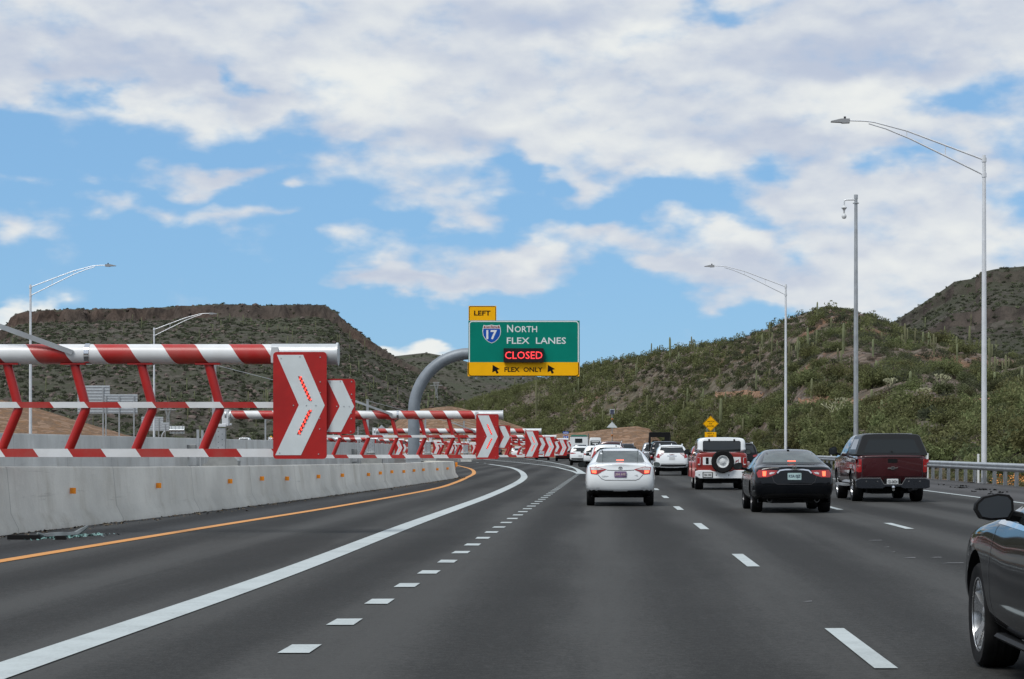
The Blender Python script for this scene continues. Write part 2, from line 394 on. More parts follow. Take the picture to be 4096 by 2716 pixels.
def rrect(x0, x1, z0, z1, r, n=4):
    p = []
    for cx, cz, a0 in ((x1-r, z0+r, -90), (x1-r, z1-r, 0), (x0+r, z1-r, 90), (x0+r, z0+r, 180)):
        for k in range(n+1):
            a = R(a0+90*k/n); p.append((cx+r*cos(a), cz+r*sin(a)))
    return p
def disc(cx, cz, rx, rz=None, n=16):
    rz = rz or rx
    return [(cx+rx*cos(2*pi*k/n), cz+rz*sin(2*pi*k/n)) for k in range(n)]
def ribbon(pts, w, z=.008, sub=6):     # flat line along (x, y) points
    P = [Vector((p[0], p[1], 0)) for p in pts]
    if sub > 1:
        Q = []
        for i in range(len(P)-1):
            a, b, c, d = P[max(i-1, 0)], P[i], P[i+1], P[min(i+2, len(P)-1)]
            for k in range(sub):
                t = k/sub
                Q.append(.5*((2*b)+(c-a)*t+(2*a-5*b+4*c-d)*t*t+(3*b-a-3*c+d)*t**3))
        Q.append(P[-1]); P = Q
    vs = []; fs = []
    for i, p in enumerate(P):
        d = (P[min(i+1, len(P)-1)]-P[max(i-1, 0)]).normalized(); nrm = Vector((d.y, -d.x, 0))
        ww = w(i/(len(P)-1)) if callable(w) else w
        vs += [p-nrm*ww/2+Vector((0, 0, z)), p+nrm*ww/2+Vector((0, 0, z))]
        if i: fs.append((2*i-2, 2*i-1, 2*i+1, 2*i))
    return vs, fs
def interp(x, pts):
    return float(np.interp(x, [p[0] for p in pts], [p[1] for p in pts]))

# ------------------------------------------------------------------ ground, road, markings
def sheet(name, x0, x1, y0, y1, z, m):
    return struct(MB().add([(x0, y0, z), (x1, y0, z), (x1, y1, z), (x0, y1, z)], [(0, 1, 2, 3)]).build(name, m))
DIRT = hillside('desert_dirt', (.20, .125, .08), (.16, .12, .1), (.07, .075, .035), .3)
sheet('ground', -6000, 6000, -3000, 9000, -.05, DIRT)
ROAD = asphalt('road_asphalt', (.044, .044, .0425))
sheet('road', -15.2, 15.4, -600, 640, 0, ROAD)
sheet('median_apron', -40, -15.2, 172, 640, -.01, asphalt('apron_asphalt', (.085, .08, .075)))
SHOULD = asphalt('shoulder_asphalt', (.036, .037, .038))
# dark shoulder between the barrier and the yellow line
BARR = [(-11.4, 10, 1.16), (-10.6, 22, 1.15), (-9.9, 35.7, 1.14), (-9.2, 46, 1.06), (-8.62, 56.8, 1.0), (-8.05, 70.7, .94), (-7.55, 84, .88), (-7.2, 97, .85), (-7.05, 106, .82), (-7.35, 111, .80), (-8.3, 114.5, .80), (-9.6, 116, .80)]
YEL = [(-8.1, 8), (-7.85, 18), (-7.66, 27.6), (-7.16, 40), (-6.48, 55.3), (-5.94, 76.9), (-6.15, 92), (-6.6, 106.4), (-7.4, 127), (-9.3, 155), (-12.3, 186)]
vs = []; fs = []
for i, (x, y, h) in enumerate(BARR[:9]):
    yx = interp(y, [(b, a) for a, b in YEL])
    vs += [(x-.3, y, .004), (yx, y, .004)]
    if i: fs.append((2*i-2, 2*i-1, 2*i+1, 2*i))
vs += [(-9.5, 118, .004), (interp(118, [(b, a) for a, b in YEL]), 118, .004)]; i += 1; fs.append((2*i-2, 2*i-1, 2*i+1, 2*i))
struct(MB().add(vs, fs).build('left_shoulder', SHOULD))
sheet('right_shoulder', 11.2, 15.9, -30, 300, .004, asphalt('right_shoulder_asphalt', (.066, .065, .066), .15))
PW = paintline('white_line_paint', (.44, .485, .485), .5); PY = paintline('yellow_line_paint', (.60, .26, .055), .3)
struct(MB().add(*ribbon(YEL, .23)).build('yellow_edge_line', PY), 'orange-yellow edge line along the left shoulder, hooking left')
WL = [(-4.0, 6), (-3.87, 13.9), (-3.65, 25), (-3.6, 40), (-3.5, 51.4), (-3.39, 64.8), (-3.42, 82.5), (-3.58, 98), (-4.0, 114), (-5.2, 140), (-7.05, 168), (-10.3, 201)]
struct(MB().add(*ribbon(WL, .34)).build('wide_white_lane_line', PW), 'wide solid white line curving away to the left')
mb = MB()
for u, v in ((1942, 1853.3), (1911, 1850.4), (1877.5, 1847), (1844.5, 1844)):
    p = gr(u, v); mb.add(*ribbon([(p.x, p.y), (p.x-.25, p.y+3)], .2, sub=1))
struct(mb.build('flex_lane_dashes', PW))
DOT = [(15.5, -2.15), (27.6, -1.94), (36.7, -1.87), (60, -1.66), (122, -1.24)]
mb = MB(); y = 12.77
while y < 122:
    x = interp(y, DOT); w = .215
    mb.add([(x-w/2+rng.uniform(-.01, .01), y, .008), (x+w/2, y+rng.uniform(-.02, .02), .008), (x+w/2+.004, y+.66, .008), (x-w/2+.004, y+.66+rng.uniform(-.02, .02), .008)], [(0, 1, 2, 3)]); y += 2.41
struct(mb.build('dotted_lane_line', PW))
mb = MB()
mb.add(*ribbon([(-1.22, 124), (-1.75, 138), (-2.4, 150), (-3.85, 175), (-6.6, 206), (-10.1, 241), (-15.7, 291)], .24, .008))
mb.add(*ribbon([(-1.02, 124), (-1.3, 138), (-1.75, 156), (-2.75, 183), (-4.8, 222), (-7.5, 265), (-10.9, 311)], lambda t: .5-.25*min(1, t*3), .010))
for yy in np.arange(158, 300, 11.):
    xa = interp(yy, [(138, -1.75), (150, -2.4), (175, -3.85), (206, -6.6), (241, -10.1), (291, -15.7)])
    xb = interp(yy+9, [(138, -1.3), (156, -1.75), (183, -2.75), (222, -4.8), (265, -7.5), (311, -10.9)])
    mb.add(*ribbon([(xa, yy+2), (xb, yy+6)], .3, .006, sub=1))
struct(mb.build('gore_lines', PW), 'white pointed gore with hatching between the exit lane and the main lanes')
mb = MB()
for k in range(11):
    y = 14.13+12.19*k; x = 1.87+max(0, y-45)*.004; w = .155
    e = [rng.uniform(-.02, .02) for _ in range(4)]
    mb.add([(x-w/2, y+e[0], .008), (x+w/2, y+e[1], .008), (x+w/2, y+3.15+e[2], .008), (x-w/2, y+3.15+e[3], .008)], [(0, 1, 2, 3)])
    x = 5.55+max(0, y-40)*.01
    mb.add([(x-w/2, y+.2, .008), (x+w/2, y+.2, .008), (x+w/2, y+3.25, .008), (x-w/2, y+3.25, .008)], [(0, 1, 2, 3)])
struct(mb.build('dashed_lane_lines', PW))
struct(MB().add(*ribbon([(11.15, -5), (11.15, 40), (11.15, 100), (11.0, 200)], .16, .010)).build('right_edge_line', PW))
# scuffs: short pale scrape marks in the lane by the grey car
mb = MB()
for u, v, w in ((3470, 2163, 60), (3530, 2190, 30), (3610, 2233, 55), (3720, 2232, 50), (3770, 2255, 90), (3560, 2210, 20), (3210, 2409, 40)):
    p = gr(u, v); s = p.y/F
    mb.add([(p.x, p.y, .007), (p.x+w*s, p.y+.02, .007), (p.x+w*s, p.y+.16, .007), (p.x+.1, p.y+.13, .007)], [(0, 1, 2, 3)])
struct(mb.build('road_scuffs', mat('scuff', (.15, .15, .155), .8, var=.4, vscale=9)))
# raised opposite carriageway behind the back wall
mb = MB()
X = [-16.9, -36, -38, -75, -80]; Zs = [-.04, -.04, 1.25, 1.25, 0]
mb.add([(-35, 20, -.04), (-36, 20, 1.25), (-75, 20, 1.25), (-85, 20, -.04), (-35, 360, -.04), (-37, 360, 1.25), (-75, 360, 1.25), (-85, 360, -.04), (-36, 385, -.04), (-85, 385, -.04)],
       [(0, 1, 5, 4), (1, 2, 6, 5), (2, 3, 7, 6), (4, 5, 6, 7, 9, 8)])
struct(mb.build('opposite_carriageway', asphalt('far_asphalt', (.07, .07, .07))))

# ------------------------------------------------------------------ hills
VS = 4096/2365.
class Hill:
    def __init__(s, name, prof, zc, zb, m, base=-.3, back=.6, nc=160, nr=60, amp=.8, fr=.06, shape=None, seed=0, ridge=0., bz=None):
        s.u0, s.u1 = prof[0][0]*VS, prof[-1][0]*VS; s.nc, s.nr = nc, nr
        T = np.unique(np.concatenate([np.linspace(0, 1, nr), np.linspace(.886, .920, 16) if shape else [], 1+np.linspace(0, back, 14)[1:]])); s.T = T
        G = np.zeros((nc, len(T), 3))
        for i in range(nc):
            uv = (s.u0+(s.u1-s.u0)*i/(nc-1))/VS; u = uv*VS
            v = interp(uv, prof)*VS; c = interp(uv, zc); b = interp(uv, zb)
            top = EYE+(VY-v)/F*c; b0 = base if bz is None else interp(uv, bz)
            jit = .010*mnoise.fractal(Vector((u*.02, seed, 1)), .8, 2.2, 5) if shape else 0
            for j, t in enumerate(T):
                Y = b+(c-b)*t if t <= 1 else c+(t-1)*(c-b)
                sh = (shape(min(1, max(0, t+jit*(1-abs(t-.9)*8)))) if shape and abs(t-.9) < .12 else shape(t) if shape else t**.9) if t <= 1 else 1-.9*(t-1)**1.3
                x = (u-VX)/F*Y; z = b0+(top-b0)*sh
                env = min(1, t*6)*(1 if t < .8 else .2)
                q = Vector((x*fr, Y*fr, seed))
                z += amp*env*mnoise.fractal(q, .9, 2.1, 6)
                if ridge: z += ridge*env*mnoise.fractal(Vector((u*.0035, t*.6, seed+5)), .8, 2.2, 4)
                G[i, j] = (x, Y, z)
        s.G = G
        nj = len(T)
        me = bpy.data.meshes.new(name)
        idx = np.arange(nc*nj).reshape(nc, nj)
        fs = np.stack([idx[:-1, :-1], idx[1:, :-1], idx[1:, 1:], idx[:-1, 1:]], -1).reshape(-1, 4)
        me.from_pydata(G.reshape(-1, 3).tolist(), [], fs.tolist()); me.materials.append(m)
        me.polygons.foreach_set('use_smooth', [True]*len(me.polygons)); me.update()
        s.ob = struct(link(name, me))
    def pos(s, a, t):          # a in 0..1 across, t as a row value
        fi = min(max(a, 0), .99999)*(s.nc-1); i = int(fi); fi -= i
        fj = float(np.interp(t, s.T, np.arange(len(s.T)))); j = min(int(fj), len(s.T)-2); fj -= j
        g = s.G
        return Vector(((g[i, j]*(1-fi)+g[i+1, j]*fi)*(1-fj)+(g[i, j+1]*(1-fi)+g[i+1, j+1]*fi)*fj))
    def hit(s, u, v):          # first point of the slope on the sight line (u, v)
        a = (u-s.u0)/(s.u1-s.u0); best = None
        for t in np.linspace(0, 1, 120):
            p = s.pos(a, t); pv = VY-(p.z-EYE)/p.y*F
            if pv <= v: return p
            best = p
        return best
mesa_shape = lambda t: (.90*(t/.9)**1.12 if t < .9 else (.90+.095*min(1, (t-.9)/.008) if t < .96 else .995+.005*(t-.96)/.04))
NEARH = hillside('near_hill_soil', (.145, .098, .070), (.155, .128, .112), (.085, .09, .05), .5, None, 1., .4, .45)
MESAM = hillside('mesa_slope', (.090, .078, .066), (.10, .089, .079), (.07, .078, .05), .9, (.115, .08, .064), .5, 1.5)
near = Hill('near_hill', [(930, 991), (960, 978), (1000, 958), (1100, 924), (1200, 896), (1340, 852), (1400, 838), (1500, 818), (1600, 802), (1700, 787), (1770, 762), (1830, 735), (1880, 713), (1930, 710), (2000, 728), (2050, 747), (2100, 767), (2160, 774), (2230, 797), (2300, 818), (2365, 827), (2600, 847), (3000, 862), (3400, 892)],
            [(930, 700), (1340, 540), (1700, 430), (1930, 390), (2365, 330), (3400, 250)],
            [(930, 620), (1100, 520), (1250, 450), (1500, 400), (1580, 350), (1700, 285), (1885, 190), (2136, 128), (2365, 99), (3000, 62), (3400, 50)], NEARH, nc=220, nr=90, amp=1.3, fr=.05, ridge=1.2, seed=3)
mesa = Hill('mesa_hill', [(-900, 760), (-300, 768), (0, 776), (20, 762), (25, 742), (60, 734), (200, 728), (300, 725), (400, 722), (500, 718), (600, 719), (700, 716), (752, 718), (768, 728), (785, 742), (815, 768), (840, 784), (870, 804), (905, 826), (950, 848), (1000, 878), (1050, 920), (1120, 960), (1250, 1000), (1400, 1025)],
            [(-900, 1500), (750, 1500), (1400, 1250)], [(-900, 520), (700, 700), (1400, 1000)], MESAM, nc=240, nr=120, amp=7, fr=.006, ridge=5, shape=mesa_shape, back=.5, seed=9)
mid = Hill('distant_hill', [(700, 900), (800, 850), (860, 830), (900, 822), (930, 819), (985, 813), (1040, 823), (1083, 836), (1150, 858), (1300, 880), (1500, 900)], [(700, 2300), (1500, 2300)], [(700, 1700), (1500, 1700)], MESAM, nc=80, nr=40, amp=8, fr=.005, seed=15)
rfar = Hill('right_far_hill', [(1900, 860), (2000, 790), (2085, 730), (2130, 702), (2180, 670), (2205, 653), (2255, 646), (2262, 633), (2300, 623), (2365, 615), (2600, 600), (3100, 650)], [(1900, 950), (3100, 900)], [(1900, 560), (3100, 520)],
            hillside('right_far_slope', (.078, .066, .056), (.085, .076, .068), (.058, .064, .042), .8, (.05, .042, .038), .5, 1.2), nc=120, nr=80, amp=3.5, fr=.012, ridge=3, seed=21,
            shape=lambda t: .62*(t/.78) if t < .78 else (.62+.10*(t-.78)/.015 if t < .795 else (.72+.18*(t-.795)/.165 if t < .96 else .90+.10*min(1, (t-.96)/.02))))
CUT = hillside('cut_bank', (.26, .15, .085), (.21, .14, .10), (.10, .09, .05), .15, None, 1.3, .25)
cutb = Hill('cut_bank', [(-500, 860), (-200, 890), (0, 922), (60, 936), (120, 953), (180, 971), (240, 989), (285, 1003), (330, 1014), (380, 1022)], [(-500, 300), (380, 262)], [(-500, 235), (380, 240)], CUT, nc=70, nr=26, amp=.5, fr=.15, seed=31, bz=[(-500, 1.2), (380, 1.2)])
mound = Hill('dirt_mound', [(1180, 1026), (1230, 1012), (1290, 1001), (1350, 998), (1420, 988), (1470, 984), (1500, 990), (1512, 1005), (1530, 1022), (1560, 1034)], [(1180, 385), (1560, 375)], [(1180, 345), (1560, 345)], CUT, nc=70, nr=30, amp=.35, fr=.2, seed=41)
mound2 = Hill('dirt_mound', [(860, 1020), (900, 985), (930, 962), (975, 944), (1040, 938), (1100, 950), (1180, 978), (1260, 1004), (1330, 1024)], [(860, 500), (1330, 480)], [(860, 430), (1330, 430)], CUT, nc=60, nr=26, amp=.6, fr=.12, seed=47)

mb = MB(); n = 40  # unseen hills added behind the camera so glossy car rears reflect something dark
for j, (rr, zz) in enumerate(((190, -.2), (300, 26), (420, 55), (600, 60), (900, 20))):
    for i in range(n+1):
        a = R(100+160*i/n); x, y = rr*sin(a)*1.0, rr*cos(a)
        mb.v.append((x, y, zz*(.75+.5*mnoise.noise(Vector((i*.35, j*.3, 2))))))
for j in range(4):
    for i in range(n): mb.f.append((j*(n+1)+i, j*(n+1)+i+1, (j+1)*(n+1)+i+1, (j+1)*(n+1)+i)); mb.m.append(0)
struct(mb.build('unseen_rear_hills', MESAM, smooth=True))

# ------------------------------------------------------------------ plants
def leaf_cloud(n, lobes, leaf, seed, up=.0, flat=1.):
    g = np.random.default_rng(seed)
    cs = g.normal(0, 1, (lobes, 3)); cs /= np.linalg.norm(cs, axis=1)[:, None]; cs *= g.uniform(.25, .72, (lobes, 1))
    cs[:, 2] = np.abs(cs[:, 2])*.9-.05
    rs = g.uniform(.28, .5, lobes)
    k = g.integers(0, lobes, n)
    d = g.normal(0, 1, (n, 3)); d /= np.linalg.norm(d, axis=1)[:, None]
    p = cs[k]+d*(rs[k]*g.uniform(.35, 1.08, n)**.6)[:, None]
    p[:, 2] = (p[:, 2]+.25)*flat; p = p[p[:, 2] > -.02]; n = len(p)
    a = g.normal(0, 1, (n, 3)); a[:, 2] += up; a /= np.linalg.norm(a, axis=1)[:, None]
    b = np.cross(a, g.normal(0, 1, (n, 3))); b /= np.linalg.norm(b, axis=1)[:, None]
    s = leaf*g.uniform(.6, 1.4, (n, 1))
    v = np.stack([p-a*s, p+b*s*.45, p+a*s, p-b*s*.45], 1)
    return v                                 # (n, 4, 3)
def quads_mesh(name, v, m):
    v = v.reshape(-1, 3); n = len(v)//4
    me = bpy.data.meshes.new(name); me.vertices.add(len(v)); me.vertices.foreach_set('co', v.astype('f').ravel())
    me.loops.add(4*n); me.loops.foreach_set('vertex_index', np.arange(4*n, dtype='i'))
    me.polygons.add(n); me.polygons.foreach_set('loop_start', np.arange(0, 4*n, 4, dtype='i')); me.polygons.foreach_set('loop_total', np.full(n, 4, 'i'))
    me.materials.append(m); me.update(); me.validate(); return me
def leafmat(name, c, var=.35, vscale=.9, rand=.22):
    m = mat(name, c, .7, spec=.2, var=var, vscale=vscale, rand=rand)
    t = m.node_tree; b = t.nodes['Principled BSDF']
    if 'Translucent BSDF' not in t.nodes:
        tr = N(t, 'ShaderNodeBsdfTranslucent'); mx = N(t, 'ShaderNodeMixShader'); mx.inputs[0].default_value = .38
        l = b.inputs['Base Color'].links
        if l: L(t, l[0].from_socket, tr.inputs[0])
        else: tr.inputs[0].default_value = (*c, 1)
        o = [n for n in t.nodes if n.type == 'OUTPUT_MATERIAL'][0]
        L(t, b.outputs[0], mx.inputs[1]); L(t, tr.outputs[0], mx.inputs[2]); L(t, mx.outputs[0], o.inputs[0])
    return m
LEAF = [leafmat('palo_verde_leaves', (.148, .160, .068)), leafmat('creosote_leaves', (.106, .118, .056)), leafmat('dark_shrub_leaves', (.074, .082, .048)), leafmat('dry_shrub_twigs', (.15, .122, .09))]
BARK = mat('shrub_bark', (.06, .05, .035), .9)
def stems(seed, h):
    r = random.Random(seed); mb = MB()
    for k in range(6):
        a = r.uniform(0, 2*pi); e = r.uniform(.25, .6)
        mb.tube([(0, 0, -.12), (cos(a)*e*.4, sin(a)*e*.4, h*.4), (cos(a)*e, sin(a)*e, h*.8)], [.035, .022, .008], 5)
    return mb
protos = []
KINDS = [('palo_verde', 'pale green loose palo verde', 0, 2000, 13, .060, .95), ('palo_verde', 'pale green wide palo verde', 0, 2000, 16, .058, .8), ('creosote_bush', 'mid green rounded creosote bush', 1, 1800, 12, .058, .85), ('creosote_bush', 'mid green low creosote bush', 1, 1600, 13, .058, .6), ('desert_shrub', 'dark olive dense shrub', 2, 1500, 10, .058, .75), ('desert_shrub', 'brownish twiggy dry shrub', 3, 900, 9, .052, .7)]
for i, (nm, lab, lm, n, lo, lf, fl) in enumerate(KINDS):
    cr = quads_mesh('crown', leaf_cloud(n, lo, lf, 100+i, .6, fl), LEAF[lm])
    sm = stems(i, 1.0*fl).build('trunk', BARK)
    protos.append((nm, lab, cr, sm.data)); bpy.data.objects.remove(sm)
def merged(name, label, cat, items, ms, group=None, base=None):
    """items: (pos, scale, kind); one mesh of simplified crowns"""
    B = base
    chunks = {}
    for p, sc, k in items:
        q = B[k % len(B)]; a = rng.uniform(0, 2*pi)
        rot = np.array([[cos(a), -sin(a), 0], [sin(a), cos(a), 0], [0, 0, 1]])
        chunks.setdefault(k % len(ms), []).append((q.reshape(-1, 3) @ rot.T)*np.array(sc)+np.array(p))
    vv = []; mi = []
    for k, l in chunks.items():
        a = np.concatenate(l); vv.append(a); mi.append(np.full(len(a)//4, k, 'i'))
    me = quads_mesh(name, np.concatenate(vv), ms[0])
    for m in ms[1:]: me.materials.append(m)
    me.polygons.foreach_set('material_index', np.concatenate(mi)); me.update()
    o = link(name, me); tag(o, label, cat, group, 'stuff'); return o
STUFFLEAF = [leafmat('far_green_a', (.144, .156, .066), .4, .25, 0), leafmat('far_green_b', (.103, .115, .055), .4, .25, 0), leafmat('far_green_c', (.072, .079, .047), .4, .25, 0), leafmat('far_dry', (.14, .115, .088), .3, .3, 0)]
def in_view(p, mg=0.):
    if p.y < 1: return False
    u = VX+p.x/p.y*F; v = VY-(p.z-EYE)/p.y*F
    return -mg < u < 4096+mg and -mg < v < 2716+mg
# scatter over the near hill
pts = []
while len(pts) < 7200:
    a = rng.random(); t = rng.random()**.9*1.06
    p = near.pos(a, t)
    if rng.random() > p.y/560: continue
    q = mnoise.fractal(Vector((p.x*.02, p.y*.02, 3)), .8, 2, 4)
    low = t < .33
    if .3 < t < .93 and q < -.05 and rng.random() < .58: continue
    pu, pv = VX+p.x/p.y*F, VY-(p.z-EYE)/p.y*F
    if any(a0 < pu < a1 and b0 < pv < b1 and rng.random() < .85 for a0, a1, b0, b1 in ((3430, 4150, 1592, 1640), (2850, 3080, 1560, 1600), (3180, 3420, 1600, 1640), (2100, 2190, 1575, 1625), (3300, 3800, 1540, 1592))): continue
    r = rng.random()
    if low: k = 0 if r < .32 else 1 if r < .5 else 2 if r < .8 else 3 if r < .9 else 4 if r < .97 else 5
    else: k = 0 if r < .14 else 1 if r < .2 else 2 if r < .42 else 3 if r < .62 else 4 if r < .88 else 5
    if t > .35 and pu > 2900 and rng.random() < .55: k = rng.choice((4, 4, 5, 2))
    if pu < 2450 and rng.random() < .6: k = rng.choice((0, 0, 1, 2))
    s = {0: rng.uniform(1.0, 2.0), 1: rng.uniform(1.1, 2.2), 2: rng.uniform(.7, 1.5), 3: rng.uniform(.6, 1.2), 4: rng.uniform(.6, 1.3), 5: rng.uniform(.5, 1.1)}[k]*(1.15 if low else 1.0)
    if t > .9: s *= .78
    pts.append((p, s, k, t))
# lower fringe behind the guardrail
for _ in range(260):
    y = rng.uniform(70, 300); p = Vector((rng.uniform(18.2, 26)+max(0, y-150)*.02, y, -.05)); k = rng.choice((0, 1, 2, 2, 3, 4, 5))
    pts.append((p, rng.uniform(.45, 1.25), k, 0.))
pts = [q for q in pts if not (q[0].y < 62)]
vis = [q for q in pts if in_view(q[0], 90)]
vis.sort(key=lambda q: -q[1]/q[0].y)
ids = {id(q) for q in vis[:285]}
def zone(p, t):
    if t > .88: return 'on the crest of the roadside hill'
    if t > .5: return 'on the upper slope of the roadside hill'
    if t > .2: return 'halfway up the roadside hill'
    if p.y < 140: return 'just behind the guardrail'
    return 'at the foot of the roadside hill'
for q in vis[:285]:
    p, s, k, t = q; nm, lab, cr, sm = protos[k]
    o = thing(nm, lab+' '+zone(p, t), 'bush' if k > 1 else 'tree', p-Vector((0, 0, .05)), rng.uniform(0, 6.28), lab+' plants '+zone(p, t))
    o.scale = (s*rng.uniform(.9, 1.2), s*rng.uniform(.9, 1.2), s*rng.uniform(.85, 1.15))
    for n2, me in (('crown', cr), ('trunk', sm)): link(n2, me, o)
FARN = [leaf_cloud(330, 12, .082, 500+i, .5, f) for i, f in enumerate((.95, .8, .7, .6, .75))]
FARB = [leaf_cloud(150, 9, .115, 300+i, .5, f) for i, f in enumerate((.95, .8, .7, .6, .75))]
rest = [((q[0].x, q[0].y, q[0].z-.05), (q[1], q[1], q[1]*rng.uniform(.8, 1.2)), (0, 0, 1, 1, 2, 3)[q[2]]) for q in pts if id(q) not in ids]
merged('hillside_scrub', 'mass of smaller desert scrub covering the nearer half of the roadside hill', 'scrub', [q for q in rest if q[0][1] < 300], STUFFLEAF, base=FARN)
merged('hillside_scrub', 'mass of smaller desert scrub covering the farther half of the roadside hill', 'scrub', [q for q in rest if q[0][1] >= 300], STUFFLEAF, base=FARB)
# eroded orange bank low on the hill
BANK = hillside('eroded_bank', (.30, .155, .085), (.25, .16, .11), (.2, .15, .1), .1, None, 2., .2)
def bank(name, pts_):
    vs = []; fs = []
    for i, (u, a, b) in enumerate(pts_):
        p, q = near.hit(u, a+mnoise.noise(Vector((i*.7, 0, 5)))*5), near.hit(u, b)
        n_ = mnoise.noise(Vector((i*.9, 3, 1)))
        q = q+Vector((0, -.5+.5*n_, .1)); p = p+Vector((0, -.9+.6*n_, .25))
        vs += [p+Vector((0, 1.6, -.05)), p, (p+q)/2+Vector((0, -.35+.5*mnoise.noise(Vector((i*1.3, 7, 1))), 0)), q, q+Vector((0, 1.5, -.8))]
        if i: fs += [(5*i-5+k, 5*i+k, 5*i+k+1, 5*i-4+k) for k in range(4)]
    struct(MB().add(vs, fs).build(name, BANK))
bank('eroded_bank', [(3440+i*18, 1612+6*sin(i*.35)-i*.1, 1636+5*sin(i*.5)) for i in range(42)])
bank('eroded_bank', [(2860+i*16, 1574+4*sin(i*.6), 1592+3*sin(i*.8)) for i in range(13)])
bank('eroded_bank', [(3190+i*16, 1606+4*sin(i*.5), 1626+3*sin(i*.7)) for i in range(15)])
# rocks on the near hill
def rocks(name, label, items, m):
    ico = bmesh.new(); bmesh.ops.create_icosphere(ico, subdivisions=1, radius=1)
    bv = np.array([v.co[:] for v in ico.verts]); bf = np.array([[v.index for v in f.verts] for f in ico.faces]); ico.free()
    V = []; Fs = []
    for i, (p, s) in enumerate(items):
        w = bv*nrg.uniform(.55, 1.2, (len(bv), 1))*np.array([s*rng.uniform(.7, 1.4), s*rng.uniform(.7, 1.4), s*rng.uniform(.4, .9)])
        V.append(w+np.array(p)); Fs.append(bf+i*len(bv))
    me = bpy.data.meshes.new(name); me.from_pydata(np.concatenate(V).tolist(), [], np.concatenate(Fs).tolist()); me.materials.append(m)
    return tag(link(name, me), label, 'rocks', None, 'stuff')
ROCK = mat('hill_rock', (.155, .125, .112), .95, var=.45, vscale=.8, spec=.1)
it = []
while len(it) < 3600:
    a, t = rng.random(), rng.random()*1.0
    p = near.pos(a, t)
    if rng.random() > p.y/560: continue
    q = mnoise.fractal(Vector((p.x*.02, p.y*.02, 3)), .8, 2, 4)
    if q > .05 and rng.random() < .6: continue
    it.append((p, rng.choice((.15, .2, .25, .35, .5))*rng.uniform(.7, 1.3)))
rocks('hillside_rocks', 'scattered brown boulders and stones on the roadside hill', it, ROCK)
# far scrub on the mesa and the far hill
FB2 = [leaf_cloud(20, 4, .42, 400+i, .4, .75) for i in range(4)]
it = []
for H_, n, smin, smax in ((mesa, 15000, .7, 2.3), (mid, 1500, 1.4, 3), (rfar, 4500, .6, 1.7)):
    c = 0
    while c < n:
        a, t = rng.random(), rng.random()**1.0*1.01
        p = H_.pos(a, t)
        if not in_view(p, 600) or rng.random() > p.y/2000: continue
        if H_ is mesa and .893 < t < .912 and rng.random() < .8: continue
        s = rng.uniform(smin, smax); it.append(((p.x, p.y, p.z-.2), (s, s, s*.9), rng.choice((0, 1, 1, 2, 2, 2)))); c += 1
merged('far_scrub', 'dark scrub dotting the mesa and the far hills', 'scrub', it, [leafmat('mesa_green_a', (.125, .142, .08), .4, .1, 0), leafmat('mesa_green_b', (.095, .108, .065), .4, .1, 0), leafmat('mesa_green_c', (.07, .076, .05), .4, .1, 0)], base=FB2)
it = []
while len(it) < 2200:
    a, t = rng.random(), .15+rng.random()*.83
    p = mesa.pos(a, t)
    if in_view(p, 20): it.append((p, rng.uniform(.5, 2.0)))
rocks('mesa_rocks', 'brown boulders strewn over the mesa slope', it, mat('mesa_rock', (.115, .092, .082), .95, var=.4, vscale=.3, spec=.1))
# bushes behind the cut bank on the left
for k in range(7):
    p = Vector((at(-60+k*48, 0, 300).x, 300+rng.uniform(-8, 8), 3.5-k*.35)); nm, lab, cr, sm = protos[(0, 1, 2, 0)[k % 4]]
    o = thing(nm, 'tall green tree on top of the brown cut bank', 'tree', p, rng.uniform(0, 6), 'trees above the cut bank'); s = rng.uniform(2.2, 3.4)
    o.scale = (s, s, s*1.1)
    for n2, me in (('crown', cr), ('trunk', sm)): link(n2, me, o)

# saguaros
def ribbed(mb, path, rad, n=20):
    path = [Vector(p) for p in path]; ring = []; nn = n*1
    for i, p in enumerate(path):
        d = (path[min(i+1, len(path)-1)]-path[max(i-1, 0)]).normalized()
        a = Vector((0, 1, 0)) if abs(d.z) > .5 else Vector((0, 0, 1))
        x = a.cross(d).normalized(); y = d.cross(x)
        ring.append([p+(x*cos(2*pi*k/nn)+y*sin(2*pi*k/nn))*rad[i]*(1 if k % 2 else .8) for k in range(nn)])
    fs = [(i*nn+k, i*nn+(k+1) % nn, (i+1)*nn+(k+1) % nn, (i+1)*nn+k) for i in range(len(path)-1) for k in range(nn)]
    fs.append(tuple(range((len(path)-1)*nn, len(path)*nn)))
    mb.add([q for r in ring for q in r], fs)
SAG = mat('saguaro_skin', (.155, .165, .085), .8, var=.3, vscale=1.5, rand=.2, stretch=(1, 1, .4))
def saguaro(arms):
    mb = MB(); h = 5.
    ribbed(mb, [(0, 0, -.3), (0, 0, .4), (.02, 0, 1.5), (.04, 0, 3.4), (.04, 0, 4.5), (.04, 0, 4.85), (.04, 0, 5.)], [.17, .2, .235, .25, .225, .15, .02])
    for a, z0, o, top in arms:
        c, s_ = cos(a), sin(a)
        ribbed(mb, [(c*.15, s_*.15, z0), (c*o*.7, s_*o*.7, z0+.02), (c*o, s_*o, z0+.25), (c*o, s_*o, (z0+top)/2), (c*o, s_*o, top-.15), (c*o, s_*o, top)], [.11, .13, .14, .15, .13, .02], 14)
    return mb
sag = []
for arms in ([], [], [(0.2, 2.0, .6, 3.6)], [(0.1, 2.2, .55, 4.1), (3.3, 1.8, .6, 3.2)], [(2.9, 2.4, .5, 3.7)], [(.3, 2.5, .6, 4.4), (3.0, 2.1, .62, 4.0), (1.6, 2.9, .5, 4.2)]):
    o = saguaro(arms).build('saguaro', SAG, smooth=True); sag.append(o.data); bpy.data.objects.remove(o)
